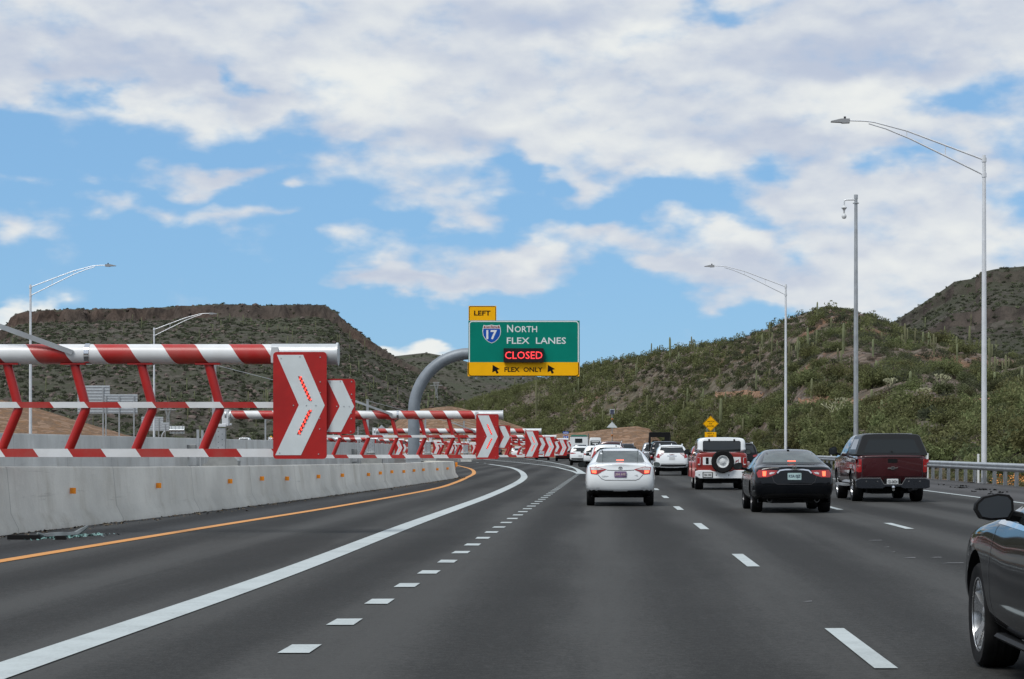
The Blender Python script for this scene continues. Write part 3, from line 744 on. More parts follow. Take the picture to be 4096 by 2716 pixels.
SG = [(133, 640, 770, 0), (368, 605, 720, 2), (460, 603, 725, 4), (565, 660, 880, 0), (698, 775, 905, 1), (267, 295, 440, 0), (155, 312, 380, 1), (207, 265, 310, 0), (192, 285, 318, 0), (395, 292, 390, 3), (412, 330, 385, 1), (310, 348, 400, 0), (800, 340, 455, 2), (902, 315, 380, 0), (975, 330, 495, 3), (1183, 460, 575, 0), (1283, 385, 490, 0), (1262, 372, 420, 1), (1521, 265, 325, 0), (1690, 512, 588, 1), (1765, 272, 345, 0), (1800, 265, 350, 2), (1832, 285, 420, 5), (1968, 352, 460, 0), (2260, 410, 565, 5), (2190, 505, 590, 0), (2235, 585, 660, 1), (2200, 300, 350, 0), (1115, 335, 375, 0), (1070, 668, 825, 1), (1103, 715, 815, 3), (1460, 630, 685, 0), (1430, 675, 720, 1), (1522, 718, 760, 0), (1563, 710, 760, 1), (2080, 728, 780, 0), (1930, 690, 745, 0), (678, 675, 712, 0), (1487, 458, 500, 1), (1608, 830, 862, 0), (2350, 480, 600, 3), (450, 670, 702, 0)]
SG = [(x/1.482+2500, a/1.482+1150, b/1.482+1150, k) for x, a, b, k in SG]+[(1500+x/2.091, 1150+a/2.091, 1150+b/2.091, k) for x, a, b, k in ((1350, 785, 1095, 2), (1700, 760, 885, 0), (1170, 755, 850, 1), (1015, 745, 790, 0), (480, 925, 980, 0), (153, 945, 1030, 0), (715, 925, 955, 0))]
def put_sag(p, h, k, label, group):
    o = link('saguaro', sag[k], None, p); w = min(1.0, max(.5, h/5*.78)); o.scale = (w*1.1, w*1.1, h/5); o.rotation_euler = (0, rng.uniform(-.03, .03), rng.uniform(-.3, .3))
    tag(o, label, 'cactus', group)
ARM = ['straight single-stemmed', 'plain columnar', 'one-armed', 'two-armed', 'one-armed', 'many-armed']
for u, vt, vb, k in SG:
    p = near.hit(u, vb); h = (vb-vt)/F*p.y
    if p.y > 60: put_sag(p, max(1.2, h), k, ARM[k]+' saguaro '+('on the upper slope of the green hill' if vb < 1450 else 'on the middle slope of the green hill' if vb < 1640 else 'near the foot of the green hill'), ARM[k]+' saguaros on the roadside hill')
for i in range(120):
    a, t = rng.random(), .08+rng.random()*.85
    p = near.pos(a, t)
    if in_view(p) and p.y > 230 and t < .86: put_sag(p, rng.uniform(1.8, 4.2), rng.choice((0, 0, 1, 2, 3)), 'thin saguaro standing among the scrub of the green hill', 'saguaros scattered over the roadside hill')
n = 0
while n < 195:
    H_ = mesa if rng.random() < .8 else rfar
    a, t = rng.random(), rng.random()*.88
    p = H_.pos(a, t)
    if not in_view(p) or rng.random() > (1.2 if p.x/p.y > -.2 else .6): continue
    if H_ is mesa and VX+p.x/p.y*F > 2000: continue
    n += 1; put_sag(p, rng.uniform(3., 6.5)*(1.15 if H_ is mesa else .9), rng.choice((0, 0, 0, 1, 2)), 'slender pale saguaro among many on the '+('mesa slope' if H_ is mesa else 'far right hill'), 'distant saguaros on the '+('mesa' if H_ is mesa else 'far right hill'))
# cholla by the camera pole and pale prickly pear
def cholla(seed, h):
    r = random.Random(seed); mb = MB()
    def grow(p, d, l, w, n):
        q = p+d*l; mb.tube([p, (p+q)/2+Vector((r.uniform(-.03, .03), 0, 0)), q], [w, w*1.1, w*.7], 6)
        if n:
            for _ in range(r.choice((2, 3, 3))):
                e = (d+Vector((r.uniform(-1, 1), r.uniform(-1, 1), r.uniform(-.1, .8)))).normalized(); grow(q, e, l*.72, w*.85, n-1)
    for k in range(4): grow(Vector((r.uniform(-.2, .2), r.uniform(-.2, .2), -.1)), Vector((r.uniform(-.7, .7), r.uniform(-.5, .5), .8)).normalized(), h*.38, .06, 3)
    return mb
CHO = mat('cholla_spines', (.30, .30, .19), .9, var=.25)
for k, (u, v, h) in enumerate(((3352, 1690, 2.6), (3560, 1565, 1.4), (2820, 1540, 1.2), (3760, 1560, 1.5), (3700, 1600, 1.2))):
    p = near.hit(u, v); o = cholla(k, h).build('cholla', CHO); o.location = p
    tag(o, ['large pale cholla with dense branching arms beside the camera pole', 'pale cholla on the stony middle slope', 'small pale cholla on the bare patch behind the warning sign', 'pale grey cholla above the eroded bank', 'low pale cholla just left of the eroded bank'][k], 'cactus', 'cholla cacti on the roadside hill')
# pale prickly scrub behind the mound
it = [((p.x, p.y, p.z), (s, s, s), 0) for p, s in ((near.hit(2450+i*3.2, 1703+rng.uniform(-6, 4)), rng.uniform(.5, .9)) for i in range(34))]
merged('pale_prickly_pear', 'pale spiny prickly pear patch along the top of the dirt mound', 'cactus patch', it, [leafmat('pale_pear', (.26, .28, .19), .3, .8, 0)], base=FARB)

# ------------------------------------------------------------------ concrete barrier and back wall
CONC = concrete('barrier_concrete', (.665, .65, .59)); CONC2 = concrete('wall_concrete', (.60, .605, .58))
def sweep(path, prof, m, name, label, cat):    # path (x, y, height); prof (offset to the right, fraction of height)
    o = None; vs = []; fs = []; n = len(prof)
    P = []
    for i in range(len(path)-1):
        for k in range(6):
            t = k/6; a, b, c, d = (Vector(path[max(0, min(len(path)-1, i+q))]) for q in (-1, 0, 1, 2))
            P.append(.5*((2*b)+(c-a)*t+(2*a-5*b+4*c-d)*t*t+(3*b-a-3*c+d)*t**3))
    P.append(Vector(path[-1]))
    for i, p in enumerate(P):
        d = P[min(i+1, len(P)-1)]-P[max(i-1, 0)]; d.z = 0; d.normalize(); r = Vector((d.y, -d.x, 0))
        for off, fz in prof: vs.append((p.x+r.x*off, p.y+r.y*off, fz*p.z if fz >= 0 else fz))
        if i:
            for k in range(n): fs.append(((i-1)*n+k, (i-1)*n+(k+1) % n, i*n+(k+1) % n, i*n+k))
    fs += [tuple(range(n)), tuple(range(len(P)*n-1, len(P)*n-n-1, -1))]
    o = MB().add(vs, fs).build(name, m, smooth=True)
    return tag(o, label, cat), P
prof = [(0, -.05), (0, .07), (-.13, .30), (-.20, .97), (-.22, 1.), (-.42, 1.), (-.44, .97), (-.5, .3), (-.62, .07), (-.62, -.05)]
bar, BP = sweep(BARR, prof, CONC, 'concrete_barrier', 'low grey concrete barrier beside the yellow line, dotted with orange reflectors', 'barrier')
wall, _ = sweep([(-16.3, 12, 1.9), (-16.4, 60, 1.88), (-16.5, 120, 1.87), (-16.5, 166, 1.84), (-16.9, 171, 1.8), (-18, 173.5, 1.8), (-20, 175, 1.8)], [(0, -.05), (0, .05), (-.08, .25), (-.16, .98), (-.18, 1.), (-.46, 1.), (-.5, .0), (-.5, -.05)], CONC2, 'concrete_wall', 'taller pale concrete wall standing behind the low barrier and gate pedestals', 'wall')
for u, v in ((280, 1963), (625, 1942), (912, 1925), (1040, 1914), (1141, 1914), (1267, 1906), (1363, 1901), (1468, 1898), (1516, 1892), (1562, 1887), (1610, 1886), (1651, 1882), (1689, 1879), (1745, 1877), (1767, 1876), (1786, 1874), (1814, 1871), (1826, 1862), (1827, 1854)):
    best = min((p for p in BP), key=lambda p: abs(VX+(p.x-.15)/p.y*F-u)); i = next(k for k, q in enumerate(BP) if q is best)
    # refine between samples
    y = best.y; x = best.x
    for j in (i-1, i+1):
        if 0 <= j < len(BP):
            a, b = BP[i], BP[j]; ua, ub = VX+(a.x-.15)/a.y*F, VX+(b.x-.15)/b.y*F
            if min(ua, ub) <= u <= max(ua, ub) and abs(ub-ua) > .01:
                t = (u-ua)/(ub-ua); x, y = a.x+(b.x-a.x)*t, a.y+(b.y-a.y)*t
    z = EYE-(v-VY)/F*y; s = .11
    mb = MB(); mb.box((0, 0, 0), (.03, .012, s)); mb.box((.03, -.006, 0), (s, .008, s))
    o = mb.build('reflector', ORANGE, bar, loc=(x-.13, y, z))
# grit along the barrier foot
V = []
for i in range(1300):
    k = rng.uniform(0, 50); a = BP[int(k)]; b = BP[int(k)+1]; t = k-int(k); s = rng.uniform(.012, .05)
    c = Vector((a.x+(b.x-a.x)*t+abs(rng.gauss(.02, .22)), a.y+(b.y-a.y)*t, .006))
    an = rng.uniform(0, 6.28); d = Vector((cos(an), sin(an), 0))*s; e = Vector((-d.y, d.x, 0))*rng.uniform(.3, .9)
    V.append([c-d, c+e+Vector((0, 0, s*.5)), c+d, c-e+Vector((0, 0, s*.3))])
tag(link('grit', quads_mesh('grit', np.array(V), mat('grit', (.16, .12, .075), .9, var=.6, vscale=9))), 'loose brown grit and leaf litter along the barrier foot', 'grit', None, 'stuff')
# crash debris on the left shoulder
TRIM = mat('torn_trim', (.16, .18, .18), .5, var=.3); BROKEN = mat('broken_glass', (.13, .26, .24), .2, var=.4, vscale=12)
a = gr(150, 2155); b = gr(350, 2141)
mb = MB(); P = [Vector((a.x+(b.x-a.x)*t, a.y+(b.y-a.y)*t, .03+.16*max(0, t-.75)*3+.12*max(0, .12-t)*4)) for t in np.linspace(0, 1, 9)]
mb.tube(P, [.02, .05, .06, .06, .06, .05, .05, .04, .02], 6)
tag(mb.build('torn_bumper_trim', TRIM), 'torn grey strip of bumper trim lying on the left shoulder', 'debris')
c = gr(95, 2159)
mb = MB(); mb.box((c.x, c.y, .04), (.5, .1, .07), rot=None); mb.box((c.x+.6, c.y-.05, .035), (.16, .1, .06)); tag(mb.build('broken_plastic', BLACK), 'small black broken plastic pieces beside the torn trim', 'debris')
V = []
for i in range(420):
    t = rng.random(); c = Vector((a.x+(b.x-a.x)*t*1.4+rng.gauss(0, .12), a.y-.15+(b.y-a.y)*t*1.2+rng.gauss(0, .3), .012)); s = rng.uniform(.01, .035)
    an = rng.uniform(0, 6.28); d = Vector((cos(an), sin(an), rng.uniform(-.2, .2)))*s; e = Vector((-d.y, d.x, rng.uniform(0, .02)))
    V.append([c-d, c+e, c+d, c-e])
tag(link('broken_glass', quads_mesh('broken_glass', np.array(V), BROKEN)), 'greenish crumbs of broken window glass on the left shoulder', 'glass', None, 'stuff')

# ------------------------------------------------------------------ swing gates
def make_gate():
    g = thing('swing_gate', '', 'gate')
    BZ = 3.04; r = .17
    mb = MB(); mb.lathe([(0, 0.45), (r, .45), (r, 10.4), (0, 10.4)], 28, 'x'); bm_ = mb.build('beam', BEAMMAT, g, True); bm_.location = (0, 0, BZ)
    mb = MB(); mb.lathe([(0, 10.35), (r+.006, 10.35), (r+.006, 11.44), (r+.025, 11.44), (r+.025, 11.475), (0, 11.475)], 28, 'x'); mb.box((10.42, -.1, -.02), (.12, .18, .26)); o = mb.build('beam_end', mat('white_aluminium', (.58, .6, .61), .35, .3, var=.08), g, True); o.location = (0, 0, BZ)
    mb = MB(); mb.lathe([(r+.004, 7.2), (r+.012, 7.2), (r+.012, 7.28), (r+.004, 7.28)], 24, 'x'); o = mb.build('joint_ring', CHROME, g, True); o.location = (0, 0, BZ)
    mb = MB(); mb.lathe([(0, .3), (r+.04, .3), (r+.04, .36), (r-.02, .38), (r-.02, .5), (r+.03, .5), (r+.03, .54), (0, .54)], 20, 'x'); o = mb.build('beam_flange', GALV, g, True); o.location = (0, 0, BZ)
    for x in (9.27, 8.13, 7.0, 5.86, 4.72):
        mb = MB()
        mb.tube([(x, 0, BZ-.14), (x+.19, -.02, 2.20), (x+.205, -.02, 2.14), (x+.19, -.02, 2.08), (x-.09, 0, 1.42)], .08, 12)
        mb.box((x, 0, BZ-.165), (.42, .2, .03))
        mb.build('strut', RED, g, True)
    mb = MB(); mb.prism([(4.3, -.05), (10.5, -.05), (10.5, .05), (4.3, .05)], -.115, -.10); o = mb.build('rail', MIDMAT, g); o.location = (0, 0, 2.18)
    mb = MB(); mb.prism([(4.25, -.07), (10.5, -.07), (10.5, .07), (4.25, .07)], -.105, -.09); o = mb.build('rail', LOWMAT, g); o.location = (0, 0, 1.37)
    # chevron panels
    def panel(nm, x0, x1, z0, z1, y, lit):
        w, h = x1-x0, z1-z0
        P = MB().prism(rrect(x0, x1, z0, z1, .06), y, y+.03).build(nm, RED, g)
        pt = lambda a, b: (x0+a*w, z1-b*h)
        MB().prism([pt(.07, .028), pt(.03, .965), pt(.52, .965), pt(.97, .5), pt(.56, .028), ] if False else [pt(.07, .028), pt(.48, .497), pt(.04, .965), pt(.52, .965), pt(.965, .5), pt(.56, .028)], y-.004, y-.001).build('chevron', WHITE, P)
        if lit:
            for (ax, ay, bx, by) in ((.465, .228, .665, .455), (.665, .542, .445, .77)):
                MB().prism([pt(ax, ay), pt(ax+.06, ay), pt(bx+.06, by), pt(bx, by)], y-.010, y-.005).build('led_strip', mat('led_strip_back', (.22, .02, .02), .3), P)
                mb = MB()
                for k in range(13):
                    t = (k+.5)/13; cx, cz = pt(ax+(bx-ax)*t+(.018 if k % 2 else .044), ay+(by-ay)*t)
                    mb.prism(disc(cx, cz, .015, n=8), y-.016, y-.011)
                mb.build('leds', LED, P)
        mb = MB()
        for a, b in ((.15, .06), (.5, .045), (.88, .05), (.88, .28), (.88, .38), (.87, .62), (.87, .72), (.85, .955), (.12, .945), (.38, .5), (.62, .5), (.8, .5)):
            cx, cz = pt(a, b); mb.prism(disc(cx, cz, .011, n=8), y-.009, y-.005)
        mb.build('bolts', GALV, P)
        return P
    panel('chevron_panel', 10.4, 11.3, 1.27, 3.07, -.21, True)
    panel('small_chevron_panel', 11.27, 11.77, 1.69, 2.62, -.12, False)
    mb = MB(); mb.box((10.6, -.1, 2.1), (.05, .06, 1.6)); mb.box((11.15, -.08, 2.1), (.05, .05, 1.5)); mb.box((11.3, -.07, 2.3), (.7, .03, .05)); mb.build('panel_frame', GALV, g)
    # pivot column and pedestal
    mb = MB(); mb.box((.13, 0, 2.06), (.36, .3, .9))
    for k in range(7): mb.add(*_disc3(.04+.16*(k % 2), -.152, 1.72+k*.11, .018), 1)
    mb.build('pivot_column', [GALV, DARKMETAL], g)
    mb = MB(); mb.box((.32, 0, 2.93), (.26, .34, .66)); mb.box((.2, -.1, 2.62), (.3, .2, .12)); mb.box((.5, 0, 2.66), (.1, .2, .08)); mb.build('pivot_head', ALU, g, bevel=.01)
    mb = MB(); mb.lathe([(0, 1.58), (.36, 1.58), (.36, 1.63), (0, 1.63)], 20, 'z', (.13, 0, 0)); mb.lathe([(.2, 1.4), (.22, 1.58)], 16, 'z', (.13, 0, 0)); mb.lathe([(.3, 1.45), (.33, 1.53), (.3, 1.53)], 18, 'z', (.13, 0, 0)); mb.build('bearing', mat('white_steel', (.55, .57, .56), .45, .2), g, True)
    mb = MB(); mb.prism([(-.55, .82), (.85, .82), (.85, 1.2), (.75, 1.32), (.6, 1.45), (.42, 1.45), (.3, 1.36), (-.15, 1.36), (-.3, 1.3), (-.4, 1.1), (-.55, 1.08)], -.35, .35); mb.build('drive_housing', mat('housing_steel', (.34, .35, .34), .5, .3, var=.15), g)
    mb = MB(); mb.box((.1, 0, .2), (1.2, .9, 1.25)); mb.build('pedestal', CONC2, g)
    mb = MB(); mb.box((-.17, .12, 2.6), (.15, .15, 5.1)); mb.box((-.17, .12, 5.15), (.2, .2, .04)); mb.build('mast', GALV, g)
    mb = MB(); mb.box((-1.05, 0, 1.6), (.36, .25, .48)); mb.box((-1.05, 0, .95), (.5, .05, .09)); mb.build('control_cabinet', mat('cabinet_grey', (.27, .28, .28), .45, .3), g, bevel=.01)
    mb = MB(); mb.box((-.8, -.02, 1.1), (.1, .1, 2.7)); mb.box((-.64, .06, 1.1), (.09, .09, 2.65)); mb.build('cabinet_post', GALV, g)
    mb = MB(); mb.tube([(-.1, 0, 5.05), (5.55, -.16, BZ+.55)], .012, 5)
    mb.add(*_bar((5.5, -.19, BZ+.57), (7.02, -.19, BZ+.02), .042, .03)); mb.build('stay', GALV, g)
    return g
def _disc3(x, y, z, r, n=8):
    return [(x+r*cos(2*pi*k/n), y, z+r*sin(2*pi*k/n)) for k in range(n)], [tuple(range(n))]
def _bar(a, b, h, t):
    a, b = Vector(a), Vector(b); d = (b-a).normalized(); up = Vector((0, 1, 0)).cross(d).normalized()*h; y = Vector((0, t/2, 0))
    vs = [a-up-y, a+up-y, b+up-y, b-up-y, a-up+y, a+up+y, b+up+y, b-up+y]
    return vs, [(0, 1, 2, 3), (7, 6, 5, 4), (0, 4, 5, 1), (1, 5, 6, 2), (2, 6, 7, 3), (3, 7, 4, 0)]
GATES = [(-15.9, 36.6, 0, 'largest red and white swing gate, its arm passing over the low concrete barrier'),
         (-15.37, 87, -.24, 'red and white swing gate in front of the thick curved sign pole'),
         (-15.4, 144.7, -.415, 'third red and white swing gate counting away, below the hanging sign'),
         (-15.35, 192, -.555, 'fourth red and white swing gate counting away, its panel left of the blue route sign'),
         (-15.0, 241, -.6, 'fifth red and white swing gate, just before the farthest of the main row'),
         (-15.3, 300, -.66, 'farthest red and white swing gate of the main row, by the white lorry cab')]
gate = make_gate()
for i, (x, y, z, lab) in enumerate(GATES):
    o = gate if i == 0 else copy_tree(gate)
    o.location = (x, y, z); tag(o, lab, 'gate', 'red and white swing gates closing the flex lane')
for i in range(9):
    o = copy_tree(gate); y = 222+i*27; o.location = (-34.2+.15*i, y, -.62); o.rotation_euler = (0, 0, rng.uniform(-.12, .12))
    tag(o, 'small distant red and white gate in the far row beyond the wall end', 'gate', 'far row of red and white gates past the wall')

# ------------------------------------------------------------------ overhead sign
def overhead_sign():
    Y = 115.; g = thing('overhead_sign', 'green and yellow overhead sign for closed flex lanes on a thick curved pole', 'road sign', (-9.9, Y, 0))
    k = F/Y
    sx = lambda x: (1500+x/2.091-VX)/k+9.9
    sz = lambda y: EYE+(VY-1150-y/2.091)/k
    arm = [(0, 0, 0), (0, 0, 3.4)]
    for q in range(1, 13):
        a = q/12*pi/2; arm.append((3.0*(1-cos(a)), 0, 3.4+3.1*sin(a)))
    arm += [(5.5, 0, 6.5), (8.6, 0, 6.5)]
    MB().tube(arm, [.31]*len(arm), 24).build('pole', STEEL, g, True)
    mb = MB(); mb.lathe([(0, -.1), (.6, -.1), (.6, .06), (0, .06)], 20); mb.box((0, -.05, .9), (.9, .75, .08)); mb.box((0, -.36, .5), (.8, .1, .7)); mb.build('pole_base', GALV, g)
    y = -.45
    xl, xr = sx(785), sx(1713)
    gp = MB().prism(rrect(xl, xr, sz(745), sz(280), .02, 2), y, y+.06).build('sign_panel', SIGNBACK, g)
    MB().prism([(xl+.01, sz(630)), (xr-.01, sz(630)), (xr-.01, sz(282)), (xl+.01, sz(282))], y-.006, y-.002).build('green_field', SIGNGREEN, gp)
    # white border: top and right with rounded corner
    def frame(nm, x0, x1, z0, z1, r, w, m, yy, par, open_bottom=False):
        a, b = rrect(x0, x1, z0, z1, r, 5), rrect(x0+w, x1-w, z0+w, z1-w, max(.01, r-w), 5); n = len(a)
        vs = [(p[0], yy, p[1]) for p in a]+[(p[0], yy, p[1]) for p in b]
        MB().add(vs, [(i, (i+1) % n, n+(i+1) % n, n+i) for i in range(n)]).build(nm, m, par)
    frame('white_border', xl+.03, xr-.05, sz(622)-.3, sz(284), .18, .05, SIGNWHITE, y-.009, gp)
    yb = MB().prism(rrect(xl-.03, xr-.02, sz(745), sz(628), .02, 2), y-.022, y-.012).build('yellow_field', SIGNYEL, gp)
    a = rrect(xl+.01, xr-.06, sz(742), sz(600), .16, 5)
    mb = MB()
    seg = [p for p in a if p[1] < sz(631)+.001]
    seg = [(xr-.06, sz(631)), ]+seg
    pts_ = [(xl+.01, sz(631))]+sorted([p for p in a if p[1] < sz(640) and p[0] < (xl+xr)/2], key=lambda p: -p[1])+sorted([p for p in a if p[1] < sz(640) and p[0] > (xl+xr)/2], key=lambda p: p[1])+[(xr-.06, sz(631))]
    for p, q in zip(pts_[:-1], pts_[1:]):
        d = Vector((q[0]-p[0], q[1]-p[1])); d.normalize(); n_ = Vector((-d.y, d.x))*.02
        mb.add([(p[0]-n_.x-d.x*.01, y-.026, p[1]-n_.y-d.y*.01), (q[0]-n_.x+d.x*.01, y-.026, q[1]-n_.y+d.y*.01), (q[0]+n_.x+d.x*.01, y-.026, q[1]+n_.y+d.y*.01), (p[0]+n_.x-d.x*.01, y-.026, p[1]+n_.y-d.y*.01)], [(0, 1, 2, 3)])
    mb.build('black_border', TEXTBLK, yb)
    tab = MB().prism([(sx(787), sz(279)), (sx(1018), sz(279)), (sx(1018), sz(158)), (sx(787), sz(158))], y+.004, y+.05).build('left_tab', SIGNYEL, g)
    frame('black_border', sx(790), sx(1015), sz(300), sz(161), .1, .03, TEXTBLK, y+.0005, tab)
    text('lettering', 'LEFT', TEXTBLK, tab, sx(833), sx(970), sz(238), sz(198), y, bold=.022)
    T = [(sx(x), sz(yy)) for x, yy in ((979, 470), (950, 458), (925, 435), (907, 405), (902, 372), (905, 345), (912, 317), (935, 322), (958, 320), (979, 315), (1000, 320), (1023, 322), (1046, 317), (1053, 345), (1057, 372), (1051, 405), (1033, 435), (1008, 458))]
    cx, cz = sx(979), sz(395)
    sc = lambda s_: [(cx+(a_-cx)*s_, cz+(b_-cz)*s_) for a_, b_ in T]
    sh = MB().prism(sc(1.), y-.012, y-.004).build('route_shield', SIGNWHITE, gp)
    zc_ = sz(349)
    s2 = sc(.93)
    MB().prism([p for p in s2 if p[1] < zc_-.005]+[] if False else clip(s2, zc_, False), y-.016, y-.0125).build('shield_blue', SIGNBLUE, sh)
    MB().prism(clip(s2, sz(345), True), y-.016, y-.0125).build('shield_red', SIGNRED, sh)
    text('shield_number', '17', SIGNWHITE, sh, sx(935), sx(1024), sz(438), sz(360), y-.017, bold=.03)
    text('shield_word', 'INTERSTATE', SIGNWHITE, sh, sx(922), sx(1036), sz(343), sz(325), y-.017)
    text('lettering', 'N', SIGNWHITE, gp, sx(1108), sx(1158), sz(378), sz(316), y-.007, bold=.010)
    text('lettering', 'ORTH', SIGNWHITE, gp, sx(1171), sx(1358), sz(378), sz(327), y-.007, bold=.010)
    text('lettering', 'FLEX  LANES', SIGNWHITE, gp, sx(1106), sx(1598), sz(475), sz(421), y-.007, bold=.010)
    led = MB().prism(rrect(sx(1080), sx(1413), sz(630), sz(513), .02, 2), y-.25, y-.03).build('message_board', DARKPLASTIC, g)
    text('led_lettering', 'CLOSED', mat('led_letters', (1., .05, .06), .5, emit=1.3), led, sx(1092), sx(1403), sz(602), sz(540), y-.252, bold=.004)
    text('lettering', 'FLEX  ONLY', TEXTBLK, yb, sx(1086), sx(1404), sz(709), sz(669), y-.024, bold=.02)
    for ax in (985, 1445):
        A = [(sx(ax+dx), sz(dy)) for dx, dy in ((3, 650), (62, 684), (40, 692), (53, 715), (36, 725), (24, 700), (0, 712))]
        MB().prism(A, y-.027, y-.023).build('arrow', TEXTBLK, yb)
    mb = MB()
    for bx in (850, 1050, 1240, 1435, 1630): mb.box((sx(bx), y+.13, (sz(765)+sz(300))/2), (.11, .12, sz(300)-sz(768)))
    mb.build('bracket', GALV, g)
def clip(poly, z, above):
    out = []; n = len(poly)
    for i in range(n):
        a, b = poly[i], poly[(i+1) % n]; ia = (a[1] > z) == above; ib = (b[1] > z) == above
        if ia: out.append(a)
        if ia != ib:
            t = (z-a[1])/(b[1]-a[1]); out.append((a[0]+(b[0]-a[0])*t, z))
    return out
overhead_sign()

# ------------------------------------------------------------------ lamp posts, camera pole
def lamp_post(loc, side, label, h=14.1, arm=6.4):
    g = thing('street_lamp', label, 'street lamp', loc, 0, 'tall highway lamp posts'); s = side
    mb = MB(); mb.tube([(0, 0, -.2), (0, 0, h*.5), (0, 0, h)], [.125, .105, .075], 16); mb.build('pole', ALU, g, True)
    mb = MB(); mb.lathe([(0, 0), (.2, 0), (.2, .05), (.14, .06), (.14, .25)], 16); mb.build('base', GALV, g)
    mb = MB()
    mb.tube([(0, 0, h-.2), (s*arm*.52, 0, h+1.05), (s*arm*.74, 0, h+1.42), (s*arm*.80, 0, h+1.47), (s*(arm-.5), 0, h+1.49)], [.038, .034, .03, .03, .028], 8)
    mb.tube([(0, 0, h-.85), (s*arm*.5, 0, h+.72), (s*arm*.66, 0, h+1.14), (s*arm*.775, 0, h+1.36)], [.038, .034, .03, .028], 8)
    for t, z0, z1 in ((.26, h-.03, h+.42), (.52, h+.77, h+1.05)): mb.tube([(s*arm*t, 0, z0), (s*arm*t, 0, z1)], .018, 6)
    for z in (h-.2, h-.85): mb.lathe([(.095, z-.09), (.105, z-.09), (.105, z+.09), (.095, z+.09)], 14)
    mb.build('mast_arm', ALU, g, True)
    x0, x1 = s*(arm-.62), s*(arm+.18)
    mb = MB(); mb.prism([(x0, h+1.38), (s*(arm-.3), h+1.37), (s*(arm-.25), h+1.40), (x1, h+1.42), (x1, h+1.46), (s*(arm-.25), h+1.56), (x0, h+1.56)], -.13, .13); hd = mb.build('lamp_head', mat('lamp_grey', (.30, .31, .32), .5), g)
    mb = MB(); mb.lathe([(0, h+1.66), (.05, h+1.66), (.05, h+1.56)], 10, 'z', (s*(arm-.42), 0, 0)); mb.build('photocell', DARKMETAL, hd)
    return g
lamp_post((16.5, 92.9, -.05), -1, 'tall lamp post nearest on the right, just behind the guardrail')
lamp_post((15.03, 175, -.05), -1, 'smaller lamp post on the right, rising behind the black saloon', 14.8)
lamp_post((-43.9, 166.7, 1.25), 1, 'lamp post at the far left, rising above the gate beam', 12.85)
lamp_post((-46.6, 226, 1.25), 1, 'lamp post standing before the flat-topped mesa on the left', 12.85)
def camera_pole():
    g = thing('camera_pole', 'tall grey pole with a hanging traffic camera behind the dark red pickup', 'camera pole', (16.45, 139, -.05))
    h = 17.8
    MB().tube([(0, 0, -.2), (0, 0, h*.5), (0, 0, h)], [.165, .14, .105], 16).build('pole', GALV, g, True)
    mb = MB(); mb.lathe([(.1, h-.25), (.13, h-.25), (.13, h+.02), (0, h+.02)], 14); mb.lathe([(.1, h-.55), (.2, h-.55), (.2, h-.5), (.1, h-.5)], 14); mb.build('collar', GALV, g)
    mb = MB(); mb.tube([(0, 0, h-.3), (-.62, 0, h-.3), (-.73, 0, h-.34), (-.76, 0, h-.45), (-.76, 0, h-.72)], .055, 10); mb.build('bracket', ALU, g, True)
    mb = MB(); mb.lathe([(.05, h-.66), (.1, h-.72), (.18, h-.80), (.18, h-.84), (.1, h-.92), (.06, h-1.0), (.05, h-1.2), (.08, h-1.22), (.15, h-1.3), (.16, h-1.4), (.12, h-1.5), (0, h-1.54)], 18, 'z', (-.76, 0, 0)); mb.build('camera_dome', mat('camera_white', (.6, .62, .63), .35), g, True)
camera_pole()

# ------------------------------------------------------------------ guardrail
def guardrail():
    g = thing('guardrail', 'long galvanised steel guardrail on posts along the right shoulder', 'guardrail', (15.8, 60, 0))
    W_ = [(0, .56), (-.04, .60), (-.075, .64), (-.075, .675), (-.02, .72), (-.02, .735), (-.075, .78), (-.075, .815), (-.04, .855), (0, .88)]
    n = len(W_); vs = []; fs = []
    ys = np.arange(-58, 200, 2.3)
    for i, y in enumerate(ys):
        k = max(0, (y+60-105)/60.)*.10
        dx = -max(0, y+60-130)**2*.0006
        for a, b in W_: vs.append((a-.1+dx, y, b+k))
        if i: fs += [((i-1)*n+q, (i-1)*n+q+1, i*n+q+1, i*n+q) for q in range(n-1)]
    o = MB().add(vs, fs).build('rail', GALV, g, True)
    m = o.modifiers.new('thick', 'SOLIDIFY'); m.thickness = .006
    proto = None
    for i, y in enumerate(ys):
        if y+60 < 58: continue
        k = max(0, (y+60-105)/60.)*.10
        if proto is None:
            mb = MB(); mb.box((.1, 0, .36), (.012, .15, 1.0)); mb.box((.04, .0, .36), (.13, .012, 1.0)); mb.box((-.02, 0, .36), (.012, .15, 1.0)); proto = mb.build('post', GALV, g); bo = MB().box((-.06, 0, .72), (.12, .15, .3)).build('block', mat('block_dark', (.05, .05, .05), .8), proto); p = proto
        else:
            p = proto.copy(); col.objects.link(p); b2 = bo.copy(); col.objects.link(b2); b2.parent = p
        p.location = (.05-max(0, y+60-130)**2*.0006, y, k)
guardrail()
for u, lab in ((3710, 'white flexible marker post right beside the dark red pickup'), (3913, 'white flexible marker post left of the nearest right lamp post'), (3325, 'white marker post left of the dark red pickup, behind the guardrail')):
    Y = 16.2*F/(u-VX); g = thing('marker_post', lab, 'marker post', (16.2, Y, 0), 0, 'white marker posts behind the guardrail')
    MB().box((0, 0, .58), (.09, .02, 1.28)).build('post', mat('white_plastic', (.72, .74, .74), .5), g)
